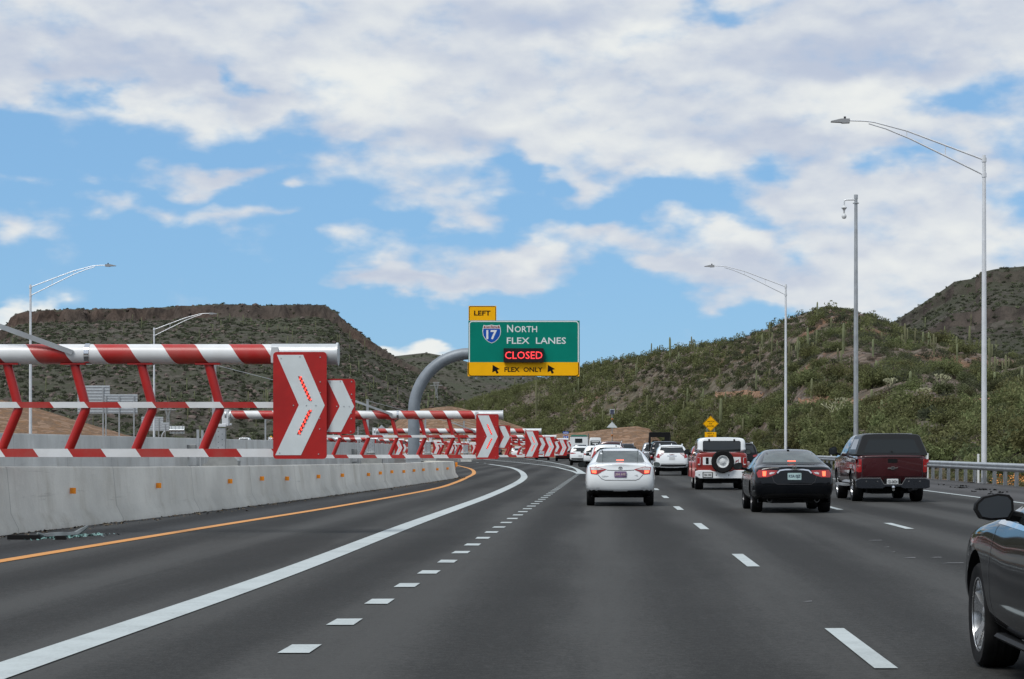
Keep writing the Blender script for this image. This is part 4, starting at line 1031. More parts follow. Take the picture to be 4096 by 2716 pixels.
# rubble on the right shoulder, flowers behind the rail
V = []
for u, v, n_, sp in ((3840, 1953, 26, .5), (3855, 1946, 14, .4), (3775, 1941, 8, .4), (3935, 1961, 40, .6), (3900, 1969, 8, .3), (3985, 1980, 14, .4), (4010, 1973, 8, .5), (3885, 1933, 10, .2)):
    c0 = gr(u, v)
    for _ in range(n_):
        c = c0+Vector((rng.gauss(0, sp*.25), rng.gauss(0, sp), .008+.012)); s = rng.uniform(.015, .06)
        for q in range(2):
            an = rng.uniform(0, 6.28); d = Vector((cos(an), sin(an), rng.uniform(-.3, .3)))*s; e = Vector((-d.y, d.x, s))*.8
            V.append([c-d, c+e, c+d, c-e+Vector((0, 0, s))])
tag(link('shoulder_debris', quads_mesh('shoulder_debris', np.array(V), BLACK)), 'black scraps of tyre and dirt scattered on the right shoulder', 'debris', None, 'stuff')
V = []
for _ in range(900):
    y = rng.uniform(72, 92); c = Vector((16.5+abs(rng.gauss(0, .8)), y, rng.uniform(0, .38))); s = rng.uniform(.02, .05)
    a = Vector((rng.gauss(0, 1), rng.gauss(0, 1), rng.gauss(0, 1))).normalized()*s; b = a.cross(Vector((rng.gauss(0, 1), rng.gauss(0, 1), 1))).normalized()*s
    V.append([c-a, c+b, c+a, c-b])
o = link('roadside_flowers', quads_mesh('roadside_flowers', np.array(V), mat('poppy', (.62, .25, .06), .7, var=.3))); tag(o, 'orange wildflowers growing behind the guardrail posts', 'flowers', None, 'stuff')
it = [((16.6+abs(rng.gauss(0, 1.2)), rng.uniform(66, 200), -.08), (.45, .45, .4), rng.choice((0, 1, 3))) for _ in range(420)]
merged('roadside_grass', 'low pale weeds growing behind the guardrail', 'weeds', it, [leafmat('weed_a', (.15, .15, .07), .3, .8, 0), leafmat('weed_b', (.10, .11, .05), .3, .8, 0), leafmat('weed_c', (.10, .11, .05), .3, .8, 0), leafmat('weed_d', (.2, .17, .1), .3, .8, 0)], base=FARB)

# ------------------------------------------------------------------ small signs
def warn_sign():
    Y = 234.; k = F/Y; c = at(2842.6, 1795, Y); g = thing('warning_sign', 'yellow diamond sign warning of rocks above the red and white off-roader', 'road sign', (c.x, Y, -.05))
    zz = lambda y: EYE+(VY-1550-y/2.851)/k; xx = lambda x: (2200+x/2.851-2842.6)/k
    cz = zz(407); r = 90/2.851/k
    d = MB().prism([(0, cz-r), (r, cz), (0, cz+r), (-r, cz)], -.02, .0).build('diamond_panel', SIGNYEL, g)
    a, b = r*.95, r*.90
    MB().add([(0, -.023, cz-a), (a, -.023, cz), (0, -.023, cz+a), (-a, -.023, cz), (0, -.023, cz-b), (b, -.023, cz), (0, -.023, cz+b), (-b, -.023, cz)], [(i, (i+1) % 4, 4+(i+1) % 4, 4+i) for i in range(4)]).build('border', TEXTBLK, d)
    text('lettering', 'WATCH', TEXTBLK, d, xx(1792), xx(1873), zz(392), zz(373), -.021, bold=.02)
    text('lettering', 'FOR', TEXTBLK, d, xx(1813), xx(1851), zz(416), zz(402), -.021, bold=.02)
    text('lettering', 'ROCKS', TEXTBLK, d, xx(1790), xx(1872), zz(446), zz(426), -.021, bold=.02)
    p = MB().prism(rrect(xx(1765), xx(1897), zz(567), zz(503), .03), -.02, 0).build('lower_plate', SIGNYEL, g)
    text('lettering', 'NEXT 4', TEXTBLK, p, xx(1793), xx(1868), zz(528), zz(512), -.021, bold=.02)
    text('lettering', 'MILES', TEXTBLK, p, xx(1800), xx(1862), zz(557), zz(540), -.021, bold=.02)
    for x in (1790, 1872): MB().box((xx(x), .04, zz(440)/2), (.07, .06, zz(440))).build('post', GALV, g)
warn_sign()
def route_sign():
    Y = 318.; k = F/Y; c = at(2263, 1795, Y); g = thing('route_sign', 'small blue interstate route marker for the northbound 17 beside the white lorry', 'road sign', (c.x, Y, -.05))
    zz = lambda y: EYE+(VY-1600-y/4.73)/k; xx = lambda x: (2200+x/4.73-2263)/k
    n = MB().prism(rrect(xx(243), xx(353), zz(635), zz(590), .04), -.02, 0).build('direction_plate', SIGNBLUE, g)
    text('lettering', 'NORTH', SIGNWHITE, n, xx(255), xx(342), zz(630), zz(603), -.021, bold=.02)
    T = [(xx(x), zz(y)) for x, y in ((298, 765), (262, 735), (246, 700), (250, 655), (275, 660), (298, 650), (322, 660), (346, 655), (350, 700), (335, 735))]
    s = MB().prism(T, -.02, 0).build('route_shield', SIGNWHITE, g); cx, cz = xx(298), zz(705)
    I = [(cx+(a-cx)*.9, cz+(b-cz)*.9) for a, b in T]
    MB().prism(clip(I, zz(676), False), -.025, -.021).build('shield_blue', SIGNBLUE, s)
    MB().prism(clip(I, zz(674), True), -.025, -.021).build('shield_red', SIGNRED, s)
    text('shield_number', '17', SIGNWHITE, s, xx(270), xx(326), zz(722), zz(684), -.026, bold=.03)
    MB().box((cx, .04, zz(600)/2), (.08, .06, zz(600))).build('post', GALV, g)
route_sign()
def beacon():
    Y = 322.; k = F/Y; c = at(2448.5, 1795, Y); g = thing('solar_beacon', 'grey triangular panel with two amber beacons and a solar panel on a post', 'beacon', (c.x, Y, -.05))
    zz = lambda y: EYE+(VY-1600-y/4.73)/k; xx = lambda x: (2200+x/4.73-2448.5)/k
    MB().tube([(0, 0, -.1), (0, 0, zz(265))], .06, 8).build('post', GALV, g)
    MB().prism([(xx(1072), zz(515)), (xx(1278), zz(518)), (xx(1176), zz(402))], -.1, -.07).build('triangle_panel', WHITE, g)
    for y in (357, 663):
        mb = MB(); mb.lathe([(0, -.30), (.14, -.30), (.16, -.10), (.16, 0), (0, 0)], 14, 'y', (0, -.08, zz(y))); b = mb.build('beacon_lamp', ORANGE, g)
        mb = MB(); mb.prism(disc(0, zz(y), .10, n=12), -.40, -.385); mb.build('lens', DARKMETAL, b)
    p = MB().box((0, 0, zz(217)), (.62, .06, .66), rot=Matrix.Rotation(R(-20), 3, 'X')).build('solar_panel', mat('solar_cells', (.03, .035, .06), .2), g)
    mb = MB()
    for sx_, sz_, w, h in ((0, .34, .7, .06), (0, -.34, .7, .06), (.32, 0, .06, .7), (-.32, 0, .06, .7)): mb.box((sx_, -.05-sz_*.3, zz(217)+sz_), (w, .04, h))
    mb.build('panel_frame', WHITE, p)
beacon()
def sign_back(u0, u1, v0, v1, Y, legs, label, ribs=6, zg=-.05, vleg=None):
    a, b = at(u0, v0, Y), at(u1, v1, Y); g = thing('sign_back', label, 'road sign', ((a.x+b.x)/2, Y, zg), 0, 'unpainted backs of signs for the opposite direction'); w = b.x-a.x; zt, zb_ = a.z-zg, b.z-zg
    p = MB().box((0, 0, (zt+zb_)/2), (w, .03, zt-zb_)).build('panel', SIGNBACK, g)
    mb = MB()
    for k in range(ribs): mb.box((0, -.045, zb_+(k+.5)*(zt-zb_)/ribs), (w, .06, .05))
    mb.build('stiffener', mat('stiffener', (.36, .39, .41), .5, .4), p)
    for l in legs: MB().box((l*w, -.12, (zt-.2)/2), (.14, .08, zt-.2)).build('leg', GALV, g)
    return g
sign_back(310, 439, 1542, 1654, 252, (-.4, .3), 'large silver back of a road sign, left of the two', 9, 1.25)
sign_back(418, 550, 1577, 1654, 250, (-.45, -.05, .4), 'lower wide silver sign back on three legs', 7, 1.25)
sign_back(566, 653, 1667, 1723, 420, (-.3, .3), 'tall distant silver sign back left of the far lamp posts', 6)
sign_back(646, 676, 1690, 1723, 415, (0,), 'smallest distant silver sign back on one leg', 3)
def far_cantilever():
    Y = 430; g = thing('cantilever_sign', 'distant white sign back held by a curved pole', 'road sign', (at(648, 0, Y).x, Y, -.05)); k = F/Y
    arm = [(0, 0, 0), (0, 0, 3.6)]+[(1.3*(1-cos(q/8*pi/2)), 0, 3.6+1.6*sin(q/8*pi/2)) for q in range(1, 9)]+[(4.4, 0, 5.2)]
    arm = [(a, 0, b) for a, _, b in arm]
    MB().tube(arm, .2, 10).build('pole', GALV, g, True)
    x0, x1 = (678-648)/k, (737-648)/k; z0, z1 = EYE+(VY-1733)/k, EYE+(VY-1703)/k
    p = MB().box(((x0+x1)/2, .25, (z0+z1)/2), (x1-x0, .05, z1-z0)).build('panel', WHITE, g)
    mb = MB()
    for q in range(4): mb.box((x0+(q+.5)*(x1-x0)/4, .2, (z0+z1)/2), (.06, .05, z1-z0+.3))
    mb.build('stiffener', STEEL, p)
far_cantilever()
def diamond_back(u, v, w, Y, m, label, legs=True, zg=-.05):
    c = at(u, v, Y); r = w/2/F*Y; g = thing('diamond_sign', label, 'road sign', (c.x, Y, zg)); z = c.z-zg
    MB().prism([(0, z-r), (r, z), (0, z+r), (-r, z)], -.02, 0).build('diamond_panel', m, g)
    for x in (-.35, .35): MB().box((x*r, -.05 if m is SIGNBACK else .05, (z+r*.4)/2), (.06, .05, z+r*.4)).build('post', GALV, g)
diamond_back(1526, 1731, 64, 330, SIGNBACK, 'bare silver back of a diamond sign behind the second gate')
diamond_back(1084, 1753, 21, 345, SIGNYEL, 'tiny yellow diamond sign just above the back wall', zg=1.25)
diamond_back(995, 1757, 10, 358, ORANGE, 'tiny orange diamond sign to the right of the white pickup roof', zg=1.25)
# lattice power pylons on the mesa slope
def pylon(u, v0, v1, label):
    p = mesa.hit(u, v0); h = (v0-v1)/F*p.y; g = thing('power_pylon', label, 'pylon', p, 0, 'lattice power pylons on the mesa slope'); mb = MB(); w = h*.16
    for s in (-1, 1):
        mb.tube([(s*w*.55, 0, 0), (s*w*.25, 0, h*.55), (s*w*.9, 0, h)], .18, 4); mb.tube([(s*w*.1, 0, h*.55), (s*w*.5, 0, h)], .14, 4)
        for t in (.12, .3, .45): mb.tube([(-s*w*.5*(1-t), 0, h*t*.9), (s*w*.5*(1-t), 0, h*(t+.13))], .12, 4)
    mb.tube([(-w*2.2, 0, h*.83), (w*2.2, 0, h*.83)], .16, 4); mb.tube([(-w*1.2, 0, h), (w*1.2, 0, h)], .14, 4)
    for k in range(6): mb.tube([(w*(-1.1+k*.37), 0, h*.83), (w*(-.9+k*.37), 0, h)], .1, 4)
    mb.build('lattice', mat('pylon_steel', (.33, .34, .34), .6, .3), g)
pylon(672, 1720, 1625, 'lattice pylon on the mesa slope behind the gate struts')
pylon(1745, 1600, 1530, 'faint lattice pylon on the slope left of the overhead sign')
#CARS
# ------------------------------------------------------------------ vehicles
def paint(name, c, rough=.28, metal=0., coat=1.):
    return mat(name, c, rough, metal, .5, coat, var=.04, vscale=.6)
PWHITE = paint('white_car_paint', (.79, .82, .83)); PBLACK = mat('black_car_paint', (.004, .005, .007), .10, 0, .28, .12); PMAROON = paint('maroon_car_paint', (.055, .006, .009), .25, .2)
PRED = paint('red_car_paint', (.26, .025, .018)); PGREY = mat('dark_grey_car_paint', (.008, .0085, .010), .06, 0, .22, .05); PSILVER = paint('silver_car_paint', (.34, .36, .38), .3, .6); PNAVY = paint('navy_car_paint', (.012, .016, .026), .25, .2); PGREEN = paint('green_roof_paint', (.03, .19, .13))
CAPBLK = mat('cap_black', (.010, .011, .012), .35, spec=.3)
RIM = mat('alloy_rim', (.50, .51, .52), .25, .9); RIMW = mat('white_steel_rim', (.66, .68, .68), .4)
def bezier_smooth(me, lv=2):
    o = bpy.data.objects.new('tmp', me); col.objects.link(o); m = o.modifiers.new('s', 'SUBSURF'); m.levels = lv; m.render_levels = lv
    dg = bpy.context.evaluated_depsgraph_get(); dg.update()
    r = bpy.data.meshes.new_from_object(o.evaluated_get(dg)); bpy.data.objects.remove(o); return r
def half(s):
    y, w, z0, zm, zb, zt, wt, green = s[:8]; dy = s[8] if len(s) > 8 else (0,)*9
    P = [(0, z0), (w*.82, z0), (w*.975, z0+.11), (w, zm), (w*.972, zb)]
    if green: P += [((w*.972+wt)/2+.03, (zb+zt)/2), (wt, zt-.055), (wt*.82, zt-.008), (0, zt)]
    else: P += [(w*.93, zb+(zt-zb)*.62), (w*.76, zt-.006), (w*.4, zt), (0, zt+.012)]
    return [(x, y+d, z) for (x, z), d in zip(P, dy)]
def loft(stations, bulge=.10, fbulge=.18, lv=2):
    rings = [half(s) for s in stations]; n = 9
    vs = []; fs = []
    def ring(h): return [(x, y, z) for x, y, z in h]+[(-x, y, z) for x, y, z in h[-2:0:-1]]
    m = 2*n-2
    for h in rings: vs += ring(h)
    for i in range(len(rings)-1):
        for k in range(m): fs.append((i*m+k, i*m+(k+1) % m, (i+1)*m+(k+1) % m, (i+1)*m+k))
    for end, b, i0 in ((rings[0], -bulge, 0), (rings[-1], fbulge, (len(rings)-1)*m)):
        fr = (1, .72, .38, 0, -.38, -.72, -1); grid = []
        for k in range(n):
            x, y, z = end[k]; row = []
            if k in (0, n-1): row = None
            else:
                for q in fr:
                    if abs(q) == 1: row.append(i0+(k if q == 1 else m-k))
                    else: vs.append((x*q, y+b*(1-q*q), z)); row.append(len(vs)-1)
            grid.append(row)
        for k in range(1, n-2):
            for q in range(6): fs.append((grid[k][q], grid[k][q+1], grid[k+1][q+1], grid[k+1][q]))
        for k, e in ((1, 0), (n-2, n-1)):        # close to bottom / top centre point
            c = i0+e; g = grid[k]
            vs.append((end[e][0], end[e][1]+b, end[e][2])) if False else None
            for q in range(6): fs.append((g[q], g[q+1], c))
    me = bpy.data.meshes.new('body'); me.from_pydata(vs, [], fs)
    bm = bmesh.new(); bm.from_mesh(me); bmesh.ops.recalc_face_normals(bm, faces=bm.faces); bm.to_mesh(me); bm.free()
    return bezier_smooth(me, lv)
def cut_arches(me, axles, W, r, black):
    mb = MB()
    for y, z in axles:
        for s in (-1, 1):
            prof = [(0, s*(W-.33)), (r, s*(W-.33)), (r, s*(W+.3)), (0, s*(W+.3))]
            vs = []; n = 28
            for rr, x in prof[1:3]:
                for k in range(n): vs.append((x, y+rr*cos(2*pi*k/n), z+rr*sin(2*pi*k/n)))
            mb.add(vs, [(k, (k+1) % n, n+(k+1) % n, n+k) for k in range(n)]+[tuple(range(n-1, -1, -1)), tuple(range(n, 2*n))])
    c = mb.build('cutter', black); o = bpy.data.objects.new('tmp', me); col.objects.link(o)
    m = o.modifiers.new('b', 'BOOLEAN'); m.object = c; m.operation = 'DIFFERENCE'; m.solver = 'EXACT'; m.material_mode = 'TRANSFER'
    dg = bpy.context.evaluated_depsgraph_get(); dg.update()
    r_ = bpy.data.meshes.new_from_object(o.evaluated_get(dg)); bpy.data.objects.remove(o); bpy.data.objects.remove(c); return r_
class Body:
    def __init__(s, me):
        s.V = [v.co.copy() for v in me.vertices]
        s.bvh = BVHTree.FromPolygons(s.V, [tuple(p.vertices) for p in me.polygons])
        s.ymin = min(v.y for v in s.V)
    def cast(s, a, z, axis):
        if axis == 'back': o, d = Vector((a, -8, z)), Vector((0, 1, 0))
        elif axis == 'left': o, d = Vector((-8, a, z)), Vector((1, 0, 0))
        elif axis == 'right': o, d = Vector((8, a, z)), Vector((-1, 0, 0))
        else: o, d = Vector((a, 30, z)), Vector((0, -1, 0))
        h = s.bvh.ray_cast(o, d)
        if h[0] is None:
            q = Vector((a, s.ymin, z)) if axis == 'back' else Vector(((-1 if axis == 'left' else 1)*1., a, z)) if axis != 'front' else Vector((a, 5, z))
            h = s.bvh.find_nearest(q)
        return h[0], h[1], d
def dense(poly, st):
    out = []
    for i, a in enumerate(poly):
        b = poly[(i+1) % len(poly)]; l = math.hypot(b[0]-a[0], b[1]-a[1]); n = max(1, int(l/st))
        out += [(a[0]+(b[0]-a[0])*k/n, a[1]+(b[1]-a[1])*k/n) for k in range(n)]
    return out
def inside(p, poly):
    x, y = p; c = False; j = len(poly)-1
    for i in range(len(poly)):
        if (poly[i][1] > y) != (poly[j][1] > y) and x < (poly[j][0]-poly[i][0])*(y-poly[i][1])/(poly[j][1]-poly[i][1])+poly[i][0]: c = not c
        j = i
    return c
def patch(B, name, poly, m, parent, axis='back', off=.006, st=.07, thick=.0):
    """a panel lying on the body surface, outlined in the back (x, z) or side (y, z) view"""
    d = dense(poly, st); n = len(d); pts = [Vector(p) for p in d]
    xs = [p[0] for p in poly]; zs = [p[1] for p in poly]
    gx = np.arange(min(xs)+st/2, max(xs), st); gz = np.arange(min(zs)+st/2, max(zs), st)
    for x in gx:
        for z in gz:
            if inside((x, z), poly) and min(math.hypot(x-q[0], z-q[1]) for q in d) > st*.35: pts.append(Vector((x, z)))
    co_, _, tri, *_ = delaunay_2d_cdt(pts, [(i, (i+1) % n) for i in range(n)], [], 1, 1e-5)
    vs = []
    for p in co_:
        h, nn, dr = B.cast(p.x, p.y, axis)
        if nn.dot(dr) > 0: nn = -nn
        if axis in ('back', 'front'): q = Vector((p.x, h.y, p.y))+nn*off
        else: q = Vector((h.x, p.x, p.y))+nn*off
        vs.append(q)
    me = bpy.data.meshes.new(name); me.from_pydata(vs, [], [tuple(t) for t in tri]); me.materials.append(m)
    bm = bmesh.new(); bm.from_mesh(me); bmesh.ops.recalc_face_normals(bm, faces=bm.faces)
    o_ = Vector((0, -1, 0)) if axis == 'back' else Vector((-1, 0, 0)) if axis == 'left' else Vector((1, 0, 0)) if axis == 'right' else Vector((0, 1, 0))
    if sum((f.normal.dot(o_)*f.calc_area() for f in bm.faces)) < 0: bmesh.ops.reverse_faces(bm, faces=bm.faces)
    if thick:
        r = bmesh.ops.extrude_face_region(bm, geom=list(bm.faces)); 
        for v in [g for g in r['geom'] if isinstance(g, bmesh.types.BMVert)]: v.co += o_*thick
        bmesh.ops.recalc_face_normals(bm, faces=bm.faces)
    bm.to_mesh(me); bm.free(); shade(me, 50)
    return link(name, me, parent)
def mir(poly): return [(-x, z) for x, z in reversed(poly)]
def strip(pts, w):
    a = []; b = []
    for i, p in enumerate(pts):
        q, r = pts[max(i-1, 0)], pts[min(i+1, len(pts)-1)]; dx, dz = r[0]-q[0], r[1]-q[1]; l = math.hypot(dx, dz) or 1
        nx, nz = -dz/l*w/2, dx/l*w/2; a.append((p[0]+nx, p[1]+nz)); b.append((p[0]-nx, p[1]-nz))
    return a+b[::-1]
WH = {}
def wheel(parent, x, y, r, w, style, rimr=.68):
    key = (r, w, style)
    side = 1 if x > 0 else -1
    if key not in WH:
        mb = MB(); rr = r*rimr
        mb.lathe([(rr*.9, -w*.42), (rr, -w*.48), (r*.93, -w*.5), (r*.985, -w*.42), (r, -w*.25), (r, w*.25), (r*.985, w*.42), (r*.93, w*.5), (rr, w*.48), (rr*.9, w*.42)], 36, 'x')
        for k in range(3): mb.lathe([(r+.001, -w*.22+k*w*.2), (r+.004, -w*.22+k*w*.2+.012), (r+.001, -w*.22+k*w*.2+.024)], 36, 'x')
        t = mb.build('wheel', RUBBER, None, True)
        mb = MB(); o = w*.40
        if style == 'steel':
            mb.lathe([(rr, o+.02), (rr*.92, o+.02), (rr*.86, o-.03), (rr*.6, o-.05), (rr*.45, o+.0), (rr*.3, o+.0), (rr*.28, o+.03), (rr*.2, o+.035), (0, o+.035)], 32, 'x')
            mb.lathe([(rr*.9, -w*.4), (rr*.9, o)], 32, 'x')
        else:
            mb.lathe([(rr, o+.015), (rr*.93, o+.015), (rr*.9, o-.02), (rr*.9, -w*.35), (0, -w*.33)], 36, 'x')
            ns = {'five': 5, 'ten': 10, 'six': 6, 'dark': 5}.get(style, 5)
            for k in range(ns):
                a0 = 2*pi*k/ns+.3
                for da in ((-.16, .16) if style == 'five' else (0,)):
                    vs = []
                    for rad, hw, xx in ((rr*.16, .028, o-.035), (rr*.55, .020, o-.015), (rr*.93, .030, o+.006)):
                        a = a0+da*(rad/rr)*1.25
                        c, s_ = cos(a), sin(a)
                        for e in (-1, 1):
                            vs.append((xx, c*rad-s_*hw*e, s_*rad+c*hw*e)); vs.append((xx-.04, c*rad-s_*hw*1.5*e, s_*rad+c*hw*1.5*e))
                    fs = []
                    for i in (0, 4): fs += [(i, i+2, i+6, i+4), (i, i+4, i+5, i+1), (i+2, i+3, i+7, i+6)]
                    mb.add(vs, fs)
            mb.lathe([(rr*.22, o-.05), (rr*.2, o-.02), (rr*.08, o-.012), (0, o-.012)], 20, 'x')
        rm = mb.build('rim', RIMW if style == 'steel' else mat('dark_alloy', (.09, .09, .095), .35, .8) if style == 'dark' else RIM, t, True)
        if style == 'steel':
            mb = MB(); mb.lathe([(rr*.17, o+.036), (rr*.15, o+.06), (0, o+.06)], 14, 'x')
            for k in range(6): mb.lathe([(.014, o+.002), (.014, o+.02), (0, o+.02)], 6, 'x', (0, rr*.36*cos(k*pi/3), rr*.36*sin(k*pi/3)))
        WH[key] = (t.data, rm.data); bpy.data.objects.remove(rm); bpy.data.objects.remove(t)
    t = link('wheel', WH[key][0], parent, (x-side*w/2, y, r)); rm = link('rim', WH[key][1], t)
    if side < 0: rm.rotation_euler = (0, 0, pi); 
    return t
def mirror(parent, x, y, z, w=.24, h=.15, m=BLACK, glass=GLASSL, side=-1, stalk=.08):
    pr = [(a*w/2, b*h/2) for a, b in ((-.95, -.2), (-.7, -.85), (-.2, -1), (.75, -.9), (.98, -.3), (.95, .55), (.75, .9), (.2, 1), (-.55, .75), (-.9, .25))]
    pr = [(-a*side if side > 0 else a, b) for a, b in pr]
    mb = MB(); n = len(pr); vs = []
    for yy, s in ((0, .96), (.02, 1), (.07, .97), (.12, .75), (.14, .35)):
        for a, b in pr: vs.append((a*s, yy, b*s))
    fs = [(i*n+k, i*n+(k+1) % n, (i+1)*n+(k+1) % n, (i+1)*n+k) for i in range(4) for k in range(n)]+[tuple(range(n)), tuple(range(5*n-1, 4*n-1, -1))]
    mb.add(vs, fs); mb.tube([(-side*w*.35, .05, -h*.3), (-side*(w/2+stalk), .10, -h*.42)], [.035, .03], 8)
    o = mb.build('side_mirror', m, parent, True, loc=(x, y, z))
    MB().prism([(a*.84, b*.82) for a, b in pr], -.006, -.002).build('mirror_glass', glass, o)
    return o
def plate(parent, x, z, y, s, w=.305, h=.152, m=PLATE, tm=TEXTBLK, txt2=None):
    p = MB().prism(rrect(x-w/2, x+w/2, z-h/2, z+h/2, .015, 2), y-.012, y).build('licence_plate', m, parent)
    if len(s) > 3: text('plate_number', s, tm, p, x-w*.42, x+w*.42, z-h*.28, z+h*.24, y-.013, bold=.015)
    return p
def sedan(L, w, H, td, yrb, yrt, yrf, yws, hh, wt, zb=.9, sq=0.):
    z0 = .27
    return [(.02, w*.90, .36, .62, td-.20, td-.03, .5, 0, (.10, .08, .03, 0, .035, .06, .05, .05, .05)),
            (.17, w*.968, .30, .64, td-.15, td, .5, 0), (.5, w*.99, z0, .64, zb, td+.012, .5, 0), (yrb, w, z0-.02, .64, zb, td+.03, .5, 0),
            (yrb+(yrt-yrb)*.5, w, z0-.04, .64, zb, td+(H-td)*.64, wt*1.05, 1), (yrt, w, z0-.05, .64, zb, H-.012, wt, 1), ((yrt+yrf)/2, w, z0-.05, .64, zb, H, wt*1.02, 1), (yrf, w, z0-.05, .64, zb, H-.03, wt, 1),
            (yrf+(yws-yrf)*.5, w, z0-.05, .64, zb-.02, hh+(H-hh)*.56, wt*1.03, 1), (yws, w*.99, z0-.03, .64, hh-.08, hh+.03, .5, 0), ((yws+L)/2, w*.985, z0-.02, .62, hh-.13, hh-.03, .5, 0), (L-.3, w*.94, z0, .58, hh-.22, hh-.12, .5, 0), (L-.06, w*.80, .3, .52, hh-.33, hh-.24, .5, 0)]
def suv(L, w, H, zb, wt, slope=.35, z0=.3, hh=1.05, yws=None, rake=.55, boxy=0., yhood=None):
    yws = yws or L-1.35; yrf = yws-rake
    s = slope
    return [(.03, w*.94, z0+.10, .74, zb, H-.02, wt*.98, 1, (.08, .05, .02, 0, .02+s*.10, .02+s*.5, .02+s, .03+s, .0+s)),
            (.22+s*.3, w*.985, z0+.02, .74, zb, H-.005, wt, 1, (0, 0, 0, 0, 0, s*.35, s*.75, s*.75, s*.75)), (.75+s, w, z0, .74, zb, H, wt*1.01, 1), ((.7+yrf)/2+.1, w, z0-.02, .74, zb, H+.005, wt*1.02, 1), (yrf, w, z0-.02, .74, zb, H-.02, wt, 1),
            (yrf+rake*.5, w, z0, .74, zb-.02, hh+(H-hh)*.56, wt*1.03, 1), (yws, w*.99, z0, .74, hh-.09, hh+.02, .5, 0), ((yws+L)/2, w*.985, z0, .70, hh-.10-.05*(1-boxy), hh-.03, .5, 0), (L-.25, w*.96, z0+.02, .66, hh-.16-.06*(1-boxy), hh-.09, .5, 0), (L-.04, w*.86, .34, .6, hh-.26-.05*(1-boxy), hh-.16-.06*(1-boxy), .5, 0)]
def pickup(L, w, H, zb, wt, hh=1.2, ybed=1.95, z0=.42):
    yws = L-1.5; yrf = yws-.75
    return [(.02, w*.965, z0+.12, .85, zb-.10, zb-.02, .5, 0, (.1, .08, .03, 0, .0, .0, .01, .01, .01)), (.14, w*.99, z0+.06, .85, zb-.06, zb, .5, 0), (1.0, w, z0+.03, .85, zb-.06, zb+.005, .5, 0), (ybed, w, z0, .85, zb-.06, zb+.01, .5, 0),
            (ybed+.07, w, z0, .85, zb-.02, H-.05, wt*.99, 1), (ybed+.3, w, z0, .85, zb-.02, H-.01, wt, 1), ((ybed+yrf)/2+.2, w, z0, .85, zb-.02, H, wt*1.01, 1), (yrf, w, z0, .85, zb-.02, H-.03, wt, 1), (yrf+.38, w, z0, .85, zb-.04, hh+(H-hh)*.56, wt*1.03, 1), (yws, w*.99, z0, .85, hh-.1, hh+.02, .5, 0), (L-.6, w*.99, z0, .8, hh-.12, hh-.02, .5, 0), (L-.18, w*.97, z0, .75, hh-.16, hh-.07, .5, 0), (L-.03, w*.9, z0+.05, .7, hh-.28, hh-.18, .5, 0)]
def make_vehicle(name, label, cat, X, Y, st, pm, W, L, ax, r, tw, style='five', group='vehicles driving along the highway', yaw=0., zdark=None, rimr=.68, arch=.06, hw=None, bulge=.10, archcut=True):
    g = thing(name, label, cat, (X, Y, 0), yaw, group)
    me = loft(st, bulge)
    if archcut: me = cut_arches(me, [(a, r) for a in ax], W, r+arch, BLACK)
    B = Body(me)
    if len(me.materials) == 0: me.materials.append(pm)
    # slot order after the boolean is not guaranteed: rebuild it
    isb = [me.materials[p.material_index] is BLACK if len(me.materials) > p.material_index else False for p in me.polygons]
    me.materials.clear(); me.materials.append(pm); me.materials.append(BLACK); me.materials.append(DARKPLASTIC)
    idx = []
    for p, b in zip(me.polygons, isb):
        c = p.center; near_ = any(math.hypot(c.y-a, c.z-r) < r+arch+.004 for a in ax) and abs(c.x) < W*.985-.02 and abs(c.x) > W-.36
        if near_ and abs(p.normal.x) < .9 or b: idx.append(1)
        elif p.normal.z < -.7 and c.z < .5: idx.append(2)
        elif zdark and c.z < zdark: idx.append(2)
        else: idx.append(0)
    me.polygons.foreach_set('material_index', idx); shade(me, 38); me.name = 'body'
    b = link('body', me, g)
    for a in ax:
        for s in (-1, 1): wheel(g, s*(W-.04), a, r, tw, style, rimr)
    mb = MB(); mb.box((0, L/2, .30), (W*1.25, L*.86, .14)); mb.box((0, ax[0], r*.8), (W*1.6, .10, .10)); mb.tube([(W*.3, .25, .3), (W*.3, 1.6, .28)], .06, 8); mb.box((-W*.25, .55, .30), (.5, .5, .16)); mb.build('underbody', BLACK, g)
    return g, b, B
def both(B, nm, poly, m, par, **k):
    return patch(B, nm, poly, m, par, **k), patch(B, nm, mir(poly), m, par, **k)
def sides(B, nm, poly, m, par, **k):
    return patch(B, nm, poly, m, par, axis='left', **k), patch(B, nm, poly, m, par, axis='right', **k)
def y_at(B, x, z): return B.cast(x, z, 'back')[0].y
GRP = 'vehicles driving along the highway'
SEAM = mat('panel_gap', (.03, .03, .035), .7)
